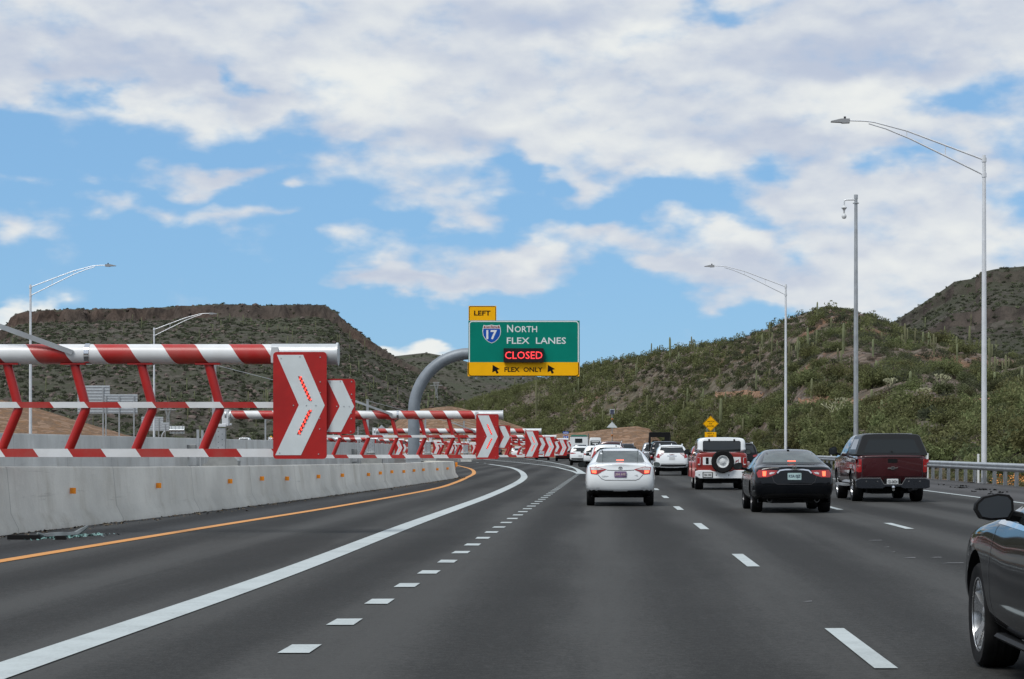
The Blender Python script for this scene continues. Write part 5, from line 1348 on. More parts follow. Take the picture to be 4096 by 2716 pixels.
# --- white saloon
def white_saloon():
    st = sedan(4.64, .888, 1.462, 1.085, .62, 1.32, 2.55, 3.35, .98, .535, .93)
    g, b, B = make_vehicle('saloon_car', 'white saloon with lit brake lights and a reddish plate, nearest in the camera lane', 'car', .51, 54.0, st, PWHITE, .888, 4.64, (.95, 3.65), .315, .2, 'ten')
    patch(B, 'rear_window', [(-.615, 1.105), (.615, 1.105), (.515, 1.385), (-.515, 1.385)], GLASSL, g)
    patch(B, 'third_brake_light', [(-.10, 1.128), (.09, 1.128), (.085, 1.152), (-.095, 1.152)], REDLIT, g, off=.012)
    for s in (1, -1):
        q = (lambda p: p) if s < 0 else mir
        t = patch(B, 'taillight', q([(-.767, .978), (-.735, .81), (-.578, .795), (-.47, .862), (-.333, .925), (-.6, .992)]), REDLENS, g, off=.008)
        patch(B, 'clear_lens', q([(-.74, .968), (-.735, .905), (-.60, .905), (-.40, .925), (-.6, .978)]), CLEARLENS, t, off=.012)
        patch(B, 'lit_lamp', q([(-.715, .895), (-.705, .835), (-.60, .825), (-.60, .895)]), REDLIT, t, off=.012)
    patch(B, 'rear_diffuser', [(-.74, .24), (.74, .24), (.66, .34), (.56, .415), (-.56, .415), (-.66, .34)], DARKPLASTIC, g)
    patch(B, 'boot_seam', strip([(-.635, 1.09), (-.62, .99)], .012), SEAM, b, st=.04, off=.004); patch(B, 'boot_seam', strip([(.635, 1.09), (.62, .99)], .012), SEAM, b, st=.04, off=.004)
    patch(B, 'boot_seam', strip([(-.56, .79), (-.47, .69), (-.38, .655), (.38, .655), (.47, .69), (.56, .79)], .012), SEAM, b, st=.04, off=.004)
    patch(B, 'boot_edge', strip([(-.34, .905), (0, .895), (.34, .905)], .014), SEAM, b, st=.05, off=.004)
    y = y_at(B, 0, .8)
    p = plate(g, 0, .80, y-.01, 'JBA 63E', m=mat('plate_dusk', (.16, .10, .20), .5, var=.5, vscale=6), tm=mat('plate_pink', (.62, .5, .45), .5))
    yb = y_at(B, 0, .955)-.012; mb = MB()
    for rx, rz in ((.058, .040), (.022, .036), (.038, .016)):
        o_, i_ = disc(0, .955+(.012 if rz == .016 else 0), rx, rz), disc(0, .955+(.012 if rz == .016 else 0), rx-.009, rz-.009); n = 16
        mb.add([(a_, yb, z_) for a_, z_ in o_]+[(a_, yb, z_) for a_, z_ in i_], [(k, (k+1) % n, n+(k+1) % n, n+k) for k in range(n)])
    mb.build('badge', CHROME, g)
    text('lettering', 'COROLLA', CHROME, g, -.47, -.30, .745, .768, y_at(B, -.4, .755)-.012); text('lettering', 'LE', CHROME, g, .36, .43, .77, .79, y_at(B, .4, .78)-.012)
    sides(B, 'side_window', [(1.15, .98), (2.25, .955), (2.25, 1.36), (1.6, 1.34)], GLASS, g, st=.15); sides(B, 'side_window', [(2.33, .955), (3.2, .97), (2.75, 1.31), (2.33, 1.36)], GLASS, g, st=.15)
    mirror(g, -.99, 3.0, 1.03, .22, .15, BLACK, GLASS, -1); mirror(g, .99, 3.0, 1.03, .22, .15, PWHITE, GLASSL, 1)
    patch(B, 'roof_seam', [(-.47, 1.40), (-.455, 1.40), (-.44, 1.455), (-.455, 1.455)], SEAM, b, st=.04); patch(B, 'roof_seam', [(.455, 1.40), (.47, 1.40), (.455, 1.455), (.44, 1.455)], SEAM, b, st=.04)
    both(B, 'rear_reflector', [(-.60, .45), (-.52, .45), (-.52, .475), (-.60, .475)], mat('bumper_white', (.55, .57, .58), .4), g)
white_saloon()
# --- black saloon
def black_saloon():
    st = sedan(4.9, .93, 1.44, 1.07, .60, 1.45, 2.7, 3.6, .98, .56, .93)
    g, b, B = make_vehicle('saloon_car', 'black saloon with red tail lamps joined by a chrome bar, in the second lane', 'car', 4.33, 48.2, st, PBLACK, .93, 4.9, (1.05, 3.83), .345, .245, 'dark')
    patch(B, 'rear_window', [(-.66, 1.12), (.66, 1.12), (.53, 1.37), (-.53, 1.37)], GLASSL, g)
    patch(B, 'third_brake_light', [(-.09, 1.145), (.09, 1.145), (.085, 1.163), (-.085, 1.163)], REDLIT, g, off=.012)
    for s in (1, -1):
        q = (lambda p: p) if s < 0 else mir
        t = patch(B, 'taillight', q([(-.845, .965), (-.80, .80), (-.60, .805), (-.5, .835), (-.42, .87), (-.37, .955), (-.55, .965)]), REDLENS, g, off=.008)
        patch(B, 'clear_lens', q([(-.555, .90), (-.545, .865), (-.46, .885), (-.43, .915), (-.5, .92)]), CLEARLENS, t, off=.012)
        patch(B, 'lit_lamp', q([(-.70, .935), (-.695, .83), (-.63, .83), (-.62, .935)]), REDLIT, t, off=.012)
    patch(B, 'chrome_bar', strip([(-.38, .895), (-.32, .955), (-.2, .975), (0, .98), (.2, .975), (.32, .955), (.38, .895)], .032), CHROME, g, off=.016, st=.05)
    patch(B, 'boot_seam', strip([(-.5, .83), (-.45, .70), (-.38, .65), (.38, .65), (.45, .70), (.5, .83)], .012), SEAM, b, st=.04, off=.004)
    plate(g, 0, .825, y_at(B, 0, .82)-.01, 'K5A 0JZ', m=mat('plate_teal', (.42, .58, .58), .5, var=.2, vscale=5), tm=mat('plate_ink', (.03, .04, .08), .5))
    patch(B, 'bumper_lower', [(-.80, .24), (.80, .24), (.74, .40), (.55, .445), (-.55, .445), (-.74, .40)], mat('gloss_black_trim', (.010, .010, .011), .3), g)
    patch(B, 'bumper_trim', strip([(-.36, .28), (-.3, .335), (.3, .335), (.36, .28)], .02), DARKMETAL, g, off=.014)
    for s in (-1, 1):
        mb = MB(); y = y_at(B, s*.53, .30); mb.lathe([(.045, y-.05), (.06, y-.05), (.06, y+.2), (.045, y+.2)], 18, 'y', (s*.53, 0, .30)); e = mb.build('exhaust_pipe', mat('exhaust_steel', (.12, .12, .12), .3, .9), g, True)
    yb = y_at(B, 0, 1.03)-.012; mb = MB(); o_, i_ = disc(0, 1.03, .045), disc(0, 1.03, .034); n = 16
    mb.add([(a_, yb, z_) for a_, z_ in o_]+[(a_, yb, z_) for a_, z_ in i_], [(k, (k+1) % n, n+(k+1) % n, n+k) for k in range(n)]); mb.prism([(-.05, 1.02), (.05, 1.02), (.05, 1.04), (-.05, 1.04)], yb-.004, yb); mb.build('badge', CHROME, g)
    text('lettering', 'MAXIMA', CHROME, g, -.56, -.35, .992, 1.012, y_at(B, -.45, 1.0)-.012)
    sides(B, 'side_window', [(1.3, .99), (2.4, .965), (2.4, 1.34), (1.85, 1.33), (1.5, 1.2)], GLASS, g, st=.15); sides(B, 'side_window', [(2.48, .965), (3.45, .98), (2.9, 1.29), (2.48, 1.34)], GLASS, g, st=.15)
    mirror(g, -1.06, 3.1, 1.03, .24, .17, BLACK, GLASS, -1); mirror(g, 1.06, 3.1, 1.03, .24, .17, BLACK, GLASS, 1)
    mb = MB(); mb.prism([(1.5, 1.43), (1.7, 1.43), (1.58, 1.485), (1.5, 1.485)], -.025, .025, axis='x'); mb.build('roof_antenna', BLACK, g)
    for s in (-1, 1): mb = MB(); mb.box((s*.945, 2.05, .88), (.03, .2, .035)); mb.box((s*.95, 3.0, .88), (.03, .2, .035)); mb.build('door_handle', CHROME, g)
black_saloon()
# --- maroon pickup with a black cap
def maroon_pickup():
    st = pickup(5.84, 1.0, 1.87, 1.285, .72, 1.32, 1.98, .40)
    g, b, B = make_vehicle('pickup_truck', 'dark red pickup with a black canopy over its bed, beside the guardrail', 'pickup', 7.88, 58.3, st, PMAROON, 1.0, 5.84, (1.2, 4.85), .41, .29, 'six', arch=.08)
    # canopy
    pr = [(.95, 1.262), (.965, 1.29), (.955, 1.33), (.79, 1.765), (.765, 1.80), (.70, 1.83), (.4, 1.848), (0, 1.852)]; full = pr+[(-x, z) for x, z in pr[-2::-1]]; n = len(full); mb = MB(); vs = []
    for y, k, t in ((.07, .985, 1.), (.10, 1., 1.), (.6, 1.005, .0), (1.4, 1.005, 0), (1.95, 1., 0), (1.98, .98, 0)):
        for x, z in full: vs.append((x*k, y+t*.20*(z-1.262)/.59, 1.262+(z-1.262)*(k if k < 1 else 1)))
    mb.add(vs, [(i*n+q, i*n+(q+1) % n, (i+1)*n+(q+1) % n, (i+1)*n+q) for i in range(5) for q in range(n)]+[tuple(range(n)), tuple(range(6*n-1, 5*n-1, -1))])
    cap = mb.build('canopy', CAPBLK, g, True); CB = Body(cap.data)
    patch(CB, 'rear_window', [(-.765, 1.325), (.765, 1.325), (.61, 1.69), (-.61, 1.69)], mat('cap_glass', (.016, .02, .022), .12, spec=.35), cap)
    patch(CB, 'handle', disc(0, 1.36, .03, .03, 8), BLACK, cap, off=.015)
    sides(CB, 'side_window', [(.45, 1.42), (1.75, 1.42), (1.7, 1.70), (.62, 1.70)], GLASS, cap, st=.15)
    mb = MB(); 
    for y in (.5, .9, 1.3, 1.7): mb.box((-.0, y, 1.845), (1.2, .05, .03))
    mb.build('roof_rack_bar', GALV, g)
    for s in (1, -1):
        q = (lambda p: p) if s < 0 else mir
        t = patch(B, 'taillight', q([(-.985, 1.16), (-.98, .80), (-.825, .81), (-.825, 1.16)]), REDLENS, g, off=.010)
        patch(B, 'clear_lens', q([(-.93, 1.0), (-.93, .965), (-.85, .965), (-.85, 1.0)]), mat('pink_lens', (.4, .16, .15), .2), t, off=.014)
        patch(B, 'tailgate_seam', q(strip([(-.815, 1.24), (-.815, .665)], .014)), SEAM, b, st=.08, off=.004)
    patch(B, 'tailgate', [(-.80, .70), (.80, .70), (.80, 1.20), (-.80, 1.20)], PMAROON, g, off=.012, st=.1)
    patch(B, 'tailgate_handle', rrect(-.13, .13, 1.06, 1.17, .02, 2), BLACK, g, off=.016)
    patch(B, 'tailgate_edge', strip([(-.81, 1.215), (.81, 1.215)], .02), BLACK, g, off=.013, st=.1)
    y = y_at(B, 0, .95)-.02
    A = [(-.145, .905), (-.12, .935), (-.05, .935), (-.04, .96), (.05, .96), (.055, .935), (.145, .945), (.12, .915), (.05, .915), (.035, .885), (-.05, .885), (-.055, .905)]
    e = MB().prism(A, y-.012, y).build('badge', CHROME, g); cx = [(a_*.8, .922+(z_-.922)*.62) for a_, z_ in A]; MB().prism([(max(-.05, min(.05, a_)), z_) for a_, z_ in cx], y-.016, y-.0125).build('badge_centre', DARKMETAL, e)
    # bumper
    mb = MB(); mb.prism([(-.99, .60), (-.99, .40), (-.88, .37), (-.28, .37), (-.2, .42), (.2, .42), (.28, .37), (.88, .37), (.99, .40), (.99, .60), (.86, .645), (.34, .645), (.24, .48), (-.24, .48), (-.34, .645), (-.86, .645)], -.16, .06)
    bp = mb.build('rear_bumper', mat('dark_chrome', (.035, .04, .05), .22, .6, coat=.5), g, bevel=.012)
    mb = MB(); 
    for pl in ([(-.98, .615), (-.86, .652), (-.34, .652), (-.24, .486), (.24, .486), (.34, .652), (.86, .652), (.98, .615)],): 
        s_ = strip(pl, .02); n = len(s_)//2
        for k in range(n-1): mb.add([(s_[k][0], -.165, s_[k][1]), (s_[k+1][0], -.165, s_[k+1][1]), (s_[2*n-2-k][0], -.165, s_[2*n-2-k][1]), (s_[2*n-1-k][0], -.165, s_[2*n-1-k][1])], [(0, 1, 2, 3)])
    mb.build('chrome_edge', CHROME, bp)
    mb = MB(); 
    for x in (-.72, -.42, .42, .72): mb.prism(disc(x, .565, .018, n=8), -.17, -.16)
    mb.build('parking_sensor', CHROME, bp)
    MB().box((0, -.02, .55), (.46, .05, .18)).build('plate_recess', BLACK, bp)
    plate(g, 0, .555, -.05, 'CD-24324')
    mb = MB(); mb.tube([(0, .1, .36), (0, -.22, .34), (0, -.24, .34)], .035, 8); mb.lathe([(0, .33), (.03, .33), (.03, .37), (.045, .4), (.035, .44), (0, .45)], 12, 'z', (0, -.22, 0)); mb.build('tow_hitch', CHROME, g)
    mb = MB(); mb.tube([(.45, -.02, .33), (.62, .2, .36), (.72, .5, .36)], .045, 8); mb.build('exhaust_pipe', DARKMETAL, g)
    sides(B, 'side_window', [(2.2, 1.36), (3.02, 1.36), (3.02, 1.76), (2.3, 1.76)], GLASS, g, st=.15); sides(B, 'side_window', [(3.1, 1.36), (4.1, 1.36), (3.68, 1.72), (3.1, 1.76)], GLASS, g, st=.15)
    mirror(g, -1.2, 3.75, 1.38, .26, .24, BLACK, GLASS, -1, .1); mirror(g, 1.2, 3.75, 1.38, .26, .24, BLACK, GLASS, 1, .1)
    for s in (-1, 1): MB().box((s*1.0, 3.05, .44), (.16, 2.1, .06)).build('running_board', GALV, g)
    sides(B, 'door_seam', strip([(2.12, .6), (2.12, 1.75)], .015), SEAM, b, st=.1, off=.004); sides(B, 'door_seam', strip([(3.06, .6), (3.06, 1.75)], .015), SEAM, b, st=.1, off=.004)
maroon_pickup()
# --- red and white off-roader
def off_roader():
    st = suv(4.4, .93, 1.34, 1.22, .86, .0, .48, 1.28, 3.1, .3, 1.)
    st = [(.03, .91, .60, .85, 1.22, 1.31, .86, 0, (.06, .03, .01, 0, 0, 0, .01, .01, .01)), (.16, .93, .5, .85, 1.24, 1.32, .86, 0), (1.5, .935, .48, .85, 1.24, 1.325, .86, 0), (3.1, .935, .48, .85, 1.24, 1.32, .86, 0), (4.0, .93, .48, .85, 1.2, 1.28, .8, 0), (4.36, .9, .55, .8, 1.1, 1.2, .8, 0)]
    g, b, B = make_vehicle('off_roader', 'boxy red and white off-roader with a spare wheel on its tailgate', 'car', 4.27, 75.8, st, PRED, .95, 4.4, (.85, 3.4), .415, .29, 'steel', arch=.07, bulge=.02, rimr=.55)
    hs = [(.06, .86, 1.30, 1.40, 1.5, 1.83, .79, 1, (0, 0, 0, 0, .01, .03, .06, .06, .06)), (.3, .87, 1.30, 1.40, 1.5, 1.85, .80, 1), (1.5, .87, 1.30, 1.40, 1.5, 1.86, .80, 1), (2.75, .86, 1.30, 1.40, 1.5, 1.83, .79, 1), (3.1, .84, 1.28, 1.33, 1.38, 1.42, .76, 1)]
    hm = loft(hs, .02, .02); hm.materials.append(PWHITE); shade(hm, 45); top = link('hardtop', hm, g); HB = Body(hm)
    patch(HB, 'rear_window', rrect(-.665, .665, 1.335, 1.72, .06, 3), GLASS, top)
    both(HB, 'window_hinge', rrect(-.47, -.41, 1.69, 1.78, .01, 2), BLACK, top, off=.02)
    sides(HB, 'side_window', [(.25, 1.36), (1.2, 1.36), (1.2, 1.74), (.32, 1.74)], GLASS, top, st=.15); sides(HB, 'side_window', [(1.3, 1.36), (2.0, 1.36), (2.0, 1.74), (1.3, 1.74)], GLASS, top, st=.15); sides(HB, 'side_window', [(2.08, 1.36), (2.95, 1.36), (2.68, 1.72), (2.08, 1.74)], GLASS, top, st=.15)
    patch(B, 'white_band', [(-.665, .875), (.665, .875), (.665, 1.15), (-.665, 1.15)], PWHITE, g, off=.008, st=.1)
    patch(B, 'band_gap', rrect(-.56, -.46, .90, 1.13, .02, 2), BLACK, g, off=.012)
    H_ = [(.47, .955), (.485, 1.0), (.50, 1.03), (.52, 1.035), (.555, 1.03), (.575, 1.06), (.60, 1.07), (.605, 1.05), (.59, 1.035), (.585, 1.0), (.60, .965), (.585, .96), (.565, .995), (.53, 1.0), (.51, .965), (.495, .95)]
    patch(B, 'horse_emblem', H_, SIGNRED, g, off=.012, st=.03)
    for s in (1, -1):
        q = (lambda p: p) if s < 0 else mir
        t = patch(B, 'taillight', q(rrect(-.845, -.735, .87, 1.155, .02, 2)), REDLENS, g, off=.02, thick=.02)
        patch(B, 'clear_lens', q(rrect(-.825, -.76, .875, .915, .01, 2)), CLEARLENS, t, off=.044)
        patch(B, 'white_edge', q(strip([(-.755, .89), (-.755, 1.13), (-.83, 1.13)], .014)), CLEARLENS, t, off=.044, st=.04)
    patch(B, 'third_brake_light', rrect(-.1, .06, 1.255, 1.30, .01, 2), DARKRED, g, off=.03, thick=.03)
    mb = MB(); mb.prism([(-.93, .66), (-.93, .48), (-.78, .40), (.78, .40), (.93, .48), (.93, .66), (.80, .685), (.4, .685), (.3, .64), (-.3, .64), (-.4, .685), (-.8, .685)], -.13, .1)
    bp = mb.build('rear_bumper', PWHITE, g, bevel=.015)
    mb = MB(); 
    for x, z in ((-.8, .53), (-.2, .52), (.24, .52), (.8, .53)): mb.prism(disc(x, z, .02, n=8), -.14, -.128)
    mb.build('parking_sensor', BLACK, bp)
    MB().box((-.5, -.13, .525), (.36, .02, .19)).build('plate_holder', BLACK, bp)
    plate(g, -.5, .525, -.14, '7XA 1WX')
    wh = wheel(g, .1, 0, .395, .24, 'steel', .55); wh.name = 'spare_wheel'; wh.location = (.02, -.17, .99); wh.rotation_euler = (0, 0, -pi/2)
    for c in kids(wh): c.rotation_euler = (0, 0, 0)
    mb = MB(); mb.box((0, -.05, .99), (.3, .12, .3)); mb.build('spare_carrier', BLACK, g)
    mirror(g, -1.12, 2.75, 1.33, .22, .2, BLACK, GLASS, -1, .08); mirror(g, 1.12, 2.75, 1.33, .22, .2, BLACK, GLASSL, 1, .08)
    for a in (.85, 3.4):
        for s in (-1, 1):
            mb = MB(); n = 14; vs = []
            for k in range(n+1):
                an = pi*k/n
                for rr, x in ((.48, .93), (.57, .93), (.56, 1.02), (.49, 1.02)): vs.append((s*x, a+rr*cos(an), .43+rr*sin(an)))
            fs = [(4*k+i, 4*k+(i+1) % 4, 4*k+4+(i+1) % 4, 4*k+4+i) for k in range(n) for i in range(4)]
            mb.add(vs, fs); mb.build('wheel_flare', PRED if s < 0 else PRED, g, True)
off_roader()
# --- generic estate / suv rears
def light(B, g, poly, inner=None, lit=None):
    for s in (1, -1):
        q = (lambda p: p) if s < 0 else mir
        t = patch(B, 'taillight', q(poly), REDLENS, g, off=.010)
        if inner: patch(B, 'clear_lens', q(inner), CLEARLENS, t, off=.015)
        if lit: patch(B, 'lit_lamp', q(lit), REDLIT, t, off=.016)
def rails(g, w, y0, y1, z, m=ALU):
    for s in (-1, 1):
        mb = MB(); mb.tube([(s*w, y0, z-.04), (s*w, y0+.08, z+.03), (s*w, y1-.08, z+.03), (s*w, y1, z-.05)], .022, 8); mb.build('roof_rail', m, g, True)
def suv_car(name, label, X, Y, pm, L=4.65, w=.92, H=1.66, zb=1.08, wt=.66, slope=.4, glass=((.66, 1.14), (.52, 1.52)), lights=None, dark=.5, plate_z=.9, txt='', wheel_r=.355, style='five', rail=True, extra=None, yaw=0., gm=GLASS, cat='car'):
    st = suv(L, w, H, zb, wt, slope)
    g, b, B = make_vehicle(name, label, cat, X, Y, st, pm, w, L, (.95, .95+L*.585), wheel_r, .235, style, zdark=None, yaw=yaw)
    (a, z1), (c, z2) = glass
    patch(B, 'rear_window', [(-a, z1), (a, z1), (a*.98, z1+.06), (c, z2), (-c, z2), (-a*.98, z1+.06)], gm, g, st=.1)
    if lights: light(B, g, *lights)
    if dark: patch(B, 'rear_bumper', [(-w*.93, .36), (w*.93, .36), (w*.95, dark-.04), (w*.8, dark), (-w*.8, dark), (-w*.95, dark-.04)], DARKPLASTIC, g, off=.012, st=.1)
    if plate_z: plate(g, 0, plate_z, y_at(B, 0, plate_z)-.012, txt or '0')
    y1 = L-1.35-.55
    sides(B, 'side_window', [(.75+slope*.5, zb+.04), (1.7, zb+.02), (1.7, H-.16), (1.0+slope*.6, H-.18)], GLASS, g, st=.18); sides(B, 'side_window', [(1.78, zb+.02), (y1+.75*.5, zb+.02), (y1-.05, H-.22), (1.78, H-.16)], GLASS, g, st=.18)
    mirror(g, -w-.12, y1+.2, zb+.06, .2, .16, BLACK, GLASS, -1); mirror(g, w+.12, y1+.2, zb+.06, .2, .16, BLACK, GLASS, 1)
    if rail: rails(g, wt-.03, .8+slope, y1-.1, H)
    if extra: extra(g, b, B)
    return g
def ex_terrain(g, b, B):
    patch(B, 'chrome_bar', rrect(-.26, .26, 1.04, 1.075, .01, 2), CHROME, g, off=.02)
    text('lettering', 'GMC', mat('badge_red', (.25, .05, .05), .3, .3), g, -.135, .135, 1.10, 1.155, y_at(B, 0, 1.12)-.014, bold=.03)
    patch(B, 'bumper_edge', strip([(-.85, .60), (-.6, .625), (.6, .625), (.85, .60)], .03), CHROME, g, off=.018, st=.08)
    mb = MB(); mb.prism([(.62, 1.655), (.75, 1.655), (.66, 1.72), (.63, 1.72)], -.02, .02, axis='x'); mb.build('roof_antenna', PWHITE, g)
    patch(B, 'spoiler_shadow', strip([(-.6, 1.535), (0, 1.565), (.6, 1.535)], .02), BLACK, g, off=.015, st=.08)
suv_car('suv_car', 'white SUV with blackened lower bumper, ahead in the second lane beside the off-roader', 3.86, 116, PWHITE, 4.65, .92, 1.66, 1.1, .64, .36, ((.69, 1.215), (.58, 1.51)),
        ([(-.85, 1.0), (-.80, .955), (-.66, .925), (-.655, 1.02), (-.52, 1.12), (-.42, 1.185), (-.68, 1.185), (-.75, 1.15)], [(-.68, 1.10), (-.67, 1.06), (-.54, 1.12), (-.48, 1.165), (-.66, 1.165)]), .585, .925, '', extra=ex_terrain)
def ex_crv(g, b, B):
    for s in (1, -1):
        q = (lambda p: p) if s < 0 else mir
        patch(B, 'pillar_light', q([(-.83, .98), (-.66, .95), (-.60, 1.22), (-.60, 1.50), (-.67, 1.50), (-.74, 1.2)]), REDLENS, g, off=.014, st=.06)
    both(B, 'spoiler_bracket', rrect(-.42, -.38, 1.535, 1.60, .01, 2), BLACK, g, off=.02)
suv_car('suv_car', 'white SUV with tall red pillar lamps, mostly hidden by the white saloon', .40, 108, PWHITE, 4.55, .92, 1.66, 1.1, .67, .22, ((.60, 1.12), (.57, 1.49)), None, .5, .85, '7', extra=ex_crv)
suv_car('suv_car', 'tall maroon SUV with black roof rails behind the pillar-lamp SUV', .75, 147, PMAROON, 5.2, 1.0, 1.93, 1.22, .76, .2, ((.78, 1.28), (.70, 1.78)), ([(-.92, 1.2), (-.9, .9), (-.8, .9), (-.82, 1.2)],), .55, .95, '4', .4)
suv_car('suv_car', 'white crossover with slim tail lamps beside the gate panels in the left lane', -1.75, 190, PWHITE, 4.75, .94, 1.69, 1.12, .66, .34, ((.68, 1.2), (.56, 1.53)), ([(-.86, 1.1), (-.84, .98), (-.6, 1.0), (-.38, 1.04), (-.38, 1.07), (-.6, 1.1)],), .62, .83, '6')
suv_car('suv_car', 'white SUV half hidden between the white crossover and the saloon', -.42, 171, PWHITE, 4.7, .93, 1.70, 1.12, .66, .32, ((.70, 1.15), (.56, 1.53)), ([(-.86, 1.08), (-.84, .95), (-.5, .98), (-.5, 1.03)],), .5, .83, '3')
suv_car('suv_car', 'black SUV whose dark roof shows above the white crossover', -2.0, 222, PNAVY, 4.9, .98, 1.86, 1.18, .72, .25, ((.74, 1.25), (.64, 1.70)), ([(-.9, 1.15), (-.88, .9), (-.76, .9), (-.78, 1.15)],), .55, .9, '2')
suv_car('suv_car', 'dark vehicle ahead of the maroon SUV, only its right edge showing', 2.25, 192, PNAVY, 5.2, 1.0, 1.9, 1.2, .74, .2, ((.78, 1.28), (.66, 1.74)), ([(-.9, 1.2), (-.88, .9), (-.78, .9), (-.8, 1.2)],), .5, .95, '8')
suv_car('suv_car', 'red SUV with a dark grey bumper, partly behind the farthest chevron panel', -4.3, 252, PRED, 4.6, .95, 1.66, 1.1, .66, .3, ((.68, 1.15), (.56, 1.5)), ([(-.88, 1.08), (-.86, .92), (-.6, .95), (-.6, 1.02)],), .82, None, rail=False)
suv_car('suv_car', 'red car showing between the white SUV and the off-roader', 7.05, 147, PRED, 4.5, .92, 1.66, 1.1, .64, .5, ((.66, 1.15), (.54, 1.5)), ([(-.86, 1.05), (-.84, .9), (-.66, .92), (-.66, 1.02)],), .5, .85, '5', rail=False, gm=GLASSL)
suv_car('suv_car', 'dark grey SUV just right of the off-roader, with roof rails', 8.15, 124, PGREY, 4.8, .965, 1.78, 1.15, .70, .26, ((.74, 1.22), (.62, 1.63)), ([(-.9, 1.12), (-.88, .95), (-.62, .98), (-.62, 1.06)],), .5, .9, '9')
for i, (u, Y, pm, lab) in enumerate(((2168, 275, PSILVER, 'silver car glimpsed under the gate rails beside the red SUV'), (2066, 350, PWHITE, 'white car glimpsed between the third gate panel and its struts'), (1985, 372, PNAVY, 'dark car glimpsed through the struts of the second gate'), (2120, 322, PRED, 'small red car glimpsed behind the third chevron panel'))):
    suv_car('suv_car', lab, (u-VX)/F*Y, Y, pm, lights=([(-.86, 1.05), (-.84, .9), (-.6, .92), (-.6, 1.02)],), plate_z=None, rail=False)
# --- pickups in the second lane
def dark_pickup(name, label, X, Y, pm, mir_x=1.2, big=False):
    st = pickup(5.8, 1.01, 1.94, 1.22, .77, 1.3, 1.95, .42)
    g, b, B = make_vehicle(name, label, 'pickup', X, Y, st, pm, 1.01, 5.8, (1.2, 4.8), .41, .28, 'six', arch=.08)
    light(B, g, [(-.985, 1.16), (-.98, .82), (-.85, .82), (-.85, 1.16)], [(-.95, 1.02), (-.95, .96), (-.87, .96), (-.87, 1.02)])
    patch(B, 'cab_window', [(-.70, 1.30), (.70, 1.30), (.62, 1.80), (-.62, 1.80)], GLASS, g)
    patch(B, 'tailgate', [(-.82, .70), (.82, .70), (.82, 1.15), (-.82, 1.15)], pm, g, off=.012, st=.1)
    MB().box((0, -.06, .56), (1.95, .2, .2)).build('rear_bumper', CHROME, g, bevel=.02)
    plate(g, 0, .58, -.165, '1')
    sides(B, 'side_window', [(2.2, 1.3), (3.0, 1.3), (3.0, 1.76), (2.3, 1.76)], GLASS, g, st=.2); sides(B, 'side_window', [(3.1, 1.3), (4.1, 1.3), (3.65, 1.72), (3.1, 1.76)], GLASS, g, st=.2)
    for s in (-1, 1): mirror(g, s*mir_x, 3.8, 1.42, .26, .34 if big else .24, BLACK, GLASS, s, mir_x-1.05)
    return g
dark_pickup('pickup_truck', 'black pickup with red tail lamps, hidden behind the white SUV in the second lane', 4.25, 140, PBLACK)
dark_pickup('pickup_truck', 'silver pickup with wide towing mirrors carrying a black buggy', 4.3, 170, PSILVER, 1.5, True)
def buggy():
    g = thing('buggy', 'black open-framed buggy with a soft roof riding on the silver pickup', 'buggy', (4.72, 170.6, 1.05), 0)
    mb = MB()
    for s in (-1, 1): mb.tube([(s*.80, 0, .3), (s*.80, .05, 1.4), (s*.76, .25, 1.62), (s*.76, 1.6, 1.60), (s*.82, 2.3, .7)], .06, 8)
    mb.box((0, .05, 1.5), (1.6, .06, .12)); mb.box((0, .05, .72), (1.6, .06, .1)); mb.box((-.77, .03, 1.1), (.12, .05, .8)); mb.box((.70, .03, 1.1), (.26, .05, .8)); mb.prism([(-.8, .3), (.8, .3), (.8, .74), (-.8, .74)], .0, .04); mb.prism([(-.8, 1.3), (.8, 1.3), (.8, 1.6), (-.8, 1.6)], .0, .04); mb.prism([(.35, .74), (.8, .74), (.8, 1.3), (.35, 1.3)], .0, .04); mb.build('roll_cage', BLACK, g, True)
    mb = MB(); mb.prism([(-.84, 1.58), (-.80, 1.70), (.80, 1.70), (.84, 1.58)], 0, 1.7); mb.build('roof', BLACK, g, bevel=.03)
    mb = MB(); mb.box((0, 1.1, .35), (1.5, 2.4, .5)); mb.box((-.35, .7, .75), (.5, .25, .6)); mb.box((.35, .7, .75), (.5, .25, .6)); mb.build('body', DARKPLASTIC, g, bevel=.05)
    mb = MB(); mb.box((-.1, .02, .86), (1.1, .02, .14)); mb.build('rear_window', mat('teal_screen', (.25, .38, .36), .2), g)
    for y in (.4, 2.0):
        for s in (-1, 1): wheel(g, s*.82, y, .32, .24, 'six')
buggy()
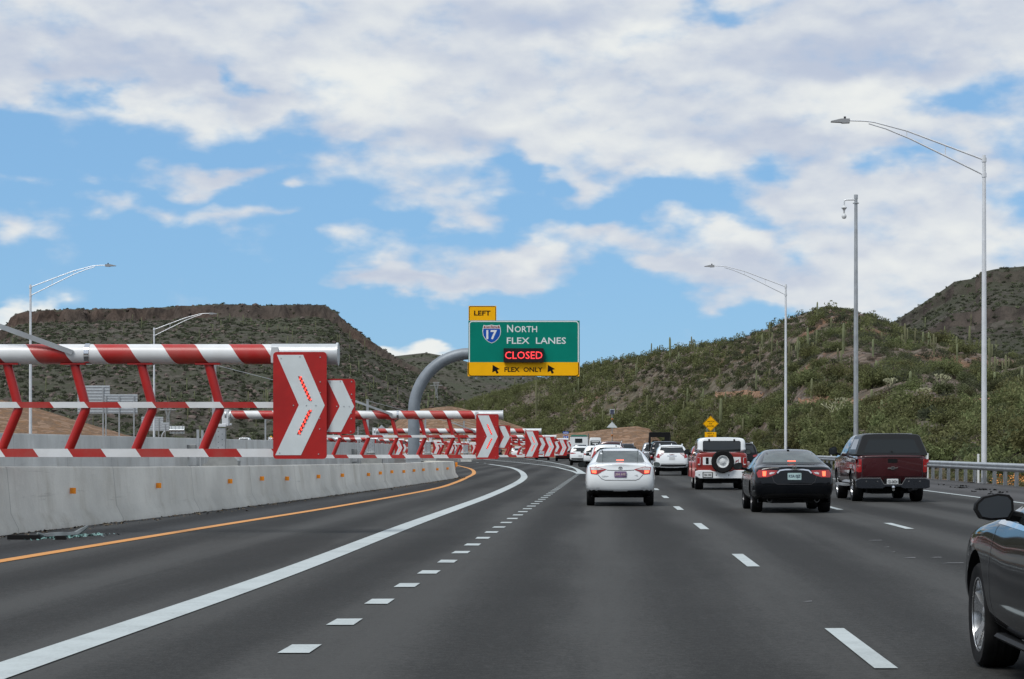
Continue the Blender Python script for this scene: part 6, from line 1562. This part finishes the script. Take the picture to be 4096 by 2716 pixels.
# --- lorry cab and white van far ahead, pickup on the opposite carriageway
def lorry():
    Y = 290.; g = thing('lorry_cab', 'white lorry sleeper cab with a green roof and a small rear window', 'lorry', (-2.85, Y, 0), 0, GRP)
    b = MB(); b.prism([(-1.22, .9), (1.22, .9), (1.22, 2.95), (1.1, 3.12), (-1.1, 3.12), (-1.22, 2.95)], 3.2, 5.6); b.box((0, 6.2, 1.7), (2.0, 1.4, 1.5)); b.build('cab', PWHITE, g, bevel=.04)
    MB().prism([(-1.2, 3.10), (1.2, 3.10), (1.0, 3.32), (-1.0, 3.32)], 3.15, 5.4).build('roof', PGREEN, g, bevel=.03)
    MB().prism(rrect(-.55, .45, 2.25, 2.82, .08), 3.17, 3.20).build('rear_window', GLASS, g)
    mb = MB(); mb.box((0, 2.2, .85), (.9, 4.6, .25)); mb.box((0, .1, .75), (2.3, .1, .4)); mb.build('chassis', BLACK, g)
    MB().tube([(1.28, 3.3, .9), (1.28, 3.3, 3.5)], .09, 10).build('exhaust_stack', CHROME, g)
    for y in (.8, 2.0, 6.3):
        for s in (-1, 1): wheel(g, s*1.2, y, .5, .5 if y < 3 else .28, 'six')
    for s in (-1, 1): mb = MB(); mb.box((s*.95, .04, .85), (.3, .06, .12)); mb.build('taillight', REDLENS, g)
lorry()
def van():
    Y = 346.; g = thing('van', 'white van with dark lettered rear doors beyond the lorry cab', 'van', (-.75, Y, 0), 0, GRP)
    st = suv(5.6, 1.02, 3.25, 1.9, .9, .08, .4, 1.5, 4.6, .8)
    me = loft(st, .05); B = Body(me); me.materials.append(PWHITE); shade(me); link('body', me, g)
    p = patch(B, 'rear_window', rrect(-.8, .8, 1.9, 2.75, .08), mat('van_rear', (.03, .035, .035), .3), g, st=.15)
    mb = MB()
    for z, w in ((2.5, .62), (2.2, .45)): mb.prism([(-w, z), (w, z), (w, z+.14), (-w, z+.14)], y_at(B, 0, z)-.035, y_at(B, 0, z)-.03)
    mb.build('lettering_band', SIGNWHITE, p)
    light(B, g, [(-.98, 1.7), (-.97, 1.2), (-.86, 1.2), (-.87, 1.7)])
    for y in (1.0, 4.5):
        for s in (-1, 1): wheel(g, s*1.0, y, .36, .24, 'six')
van()
g = dark_pickup('pickup_truck', 'white pickup whose roof and rear glass show above the back wall', at(967, 0, 335).x, 335, PWHITE); g.location.z = 1.25
# --- grey saloon at the right edge
def grey_saloon():
    st = sedan(4.95, .935, 1.46, 1.06, .6, 1.5, 2.55, 3.42, 1.0, .57, .93)
    g, b, B = make_vehicle('saloon_car', 'dark grey saloon cut off by the right edge, alloy front wheel and mirror showing', 'car', 3.39, 10.38, st, PGREY, .935, 4.95, (1.02, 3.94), .345, .245, 'five', rimr=.74, arch=.085)
    sides(B, 'side_window', [(1.2, 1.0), (2.3, .985), (2.3, 1.36), (1.7, 1.34)], GLASS, g, st=.12); sides(B, 'side_window', [(2.38, .985), (3.3, .995), (2.8, 1.30), (2.38, 1.36)], GLASS, g, st=.12)
    sides(B, 'window_trim', strip([(1.2, .975), (2.3, .965), (3.32, .98)], .03), CHROME, g, st=.1)
    sides(B, 'door_seam', strip([(3.36, .33), (3.38, .7), (3.30, .96)], .010), SEAM, b, st=.06, off=.003)
    for s in (-1, 1): mb = MB(); mb.prism([(1.55, .235), (3.34, .235), (3.34, .275), (1.55, .275)], s*.80, s*.895, axis='x'); mb.build('side_sill', mat('sill_black', (.012, .012, .013), .6, spec=.2), g, bevel=.02)
    m = mirror(g, -1.02, 2.62, 1.09, .25, .165, BLACK, mat('mirror_dark', (.03, .035, .04), .08, spec=.6), -1, .08); mirror(g, 1.06, 2.62, 1.085, .26, .16, BLACK, GLASSL, 1, .08)
    light(B, g, [(-.86, .95), (-.84, .8), (-.5, .82), (-.4, .92)]); patch(B, 'rear_window', [(-.62, 1.1), (.62, 1.1), (.5, 1.38), (-.5, 1.38)], GLASS, g)
grey_saloon()
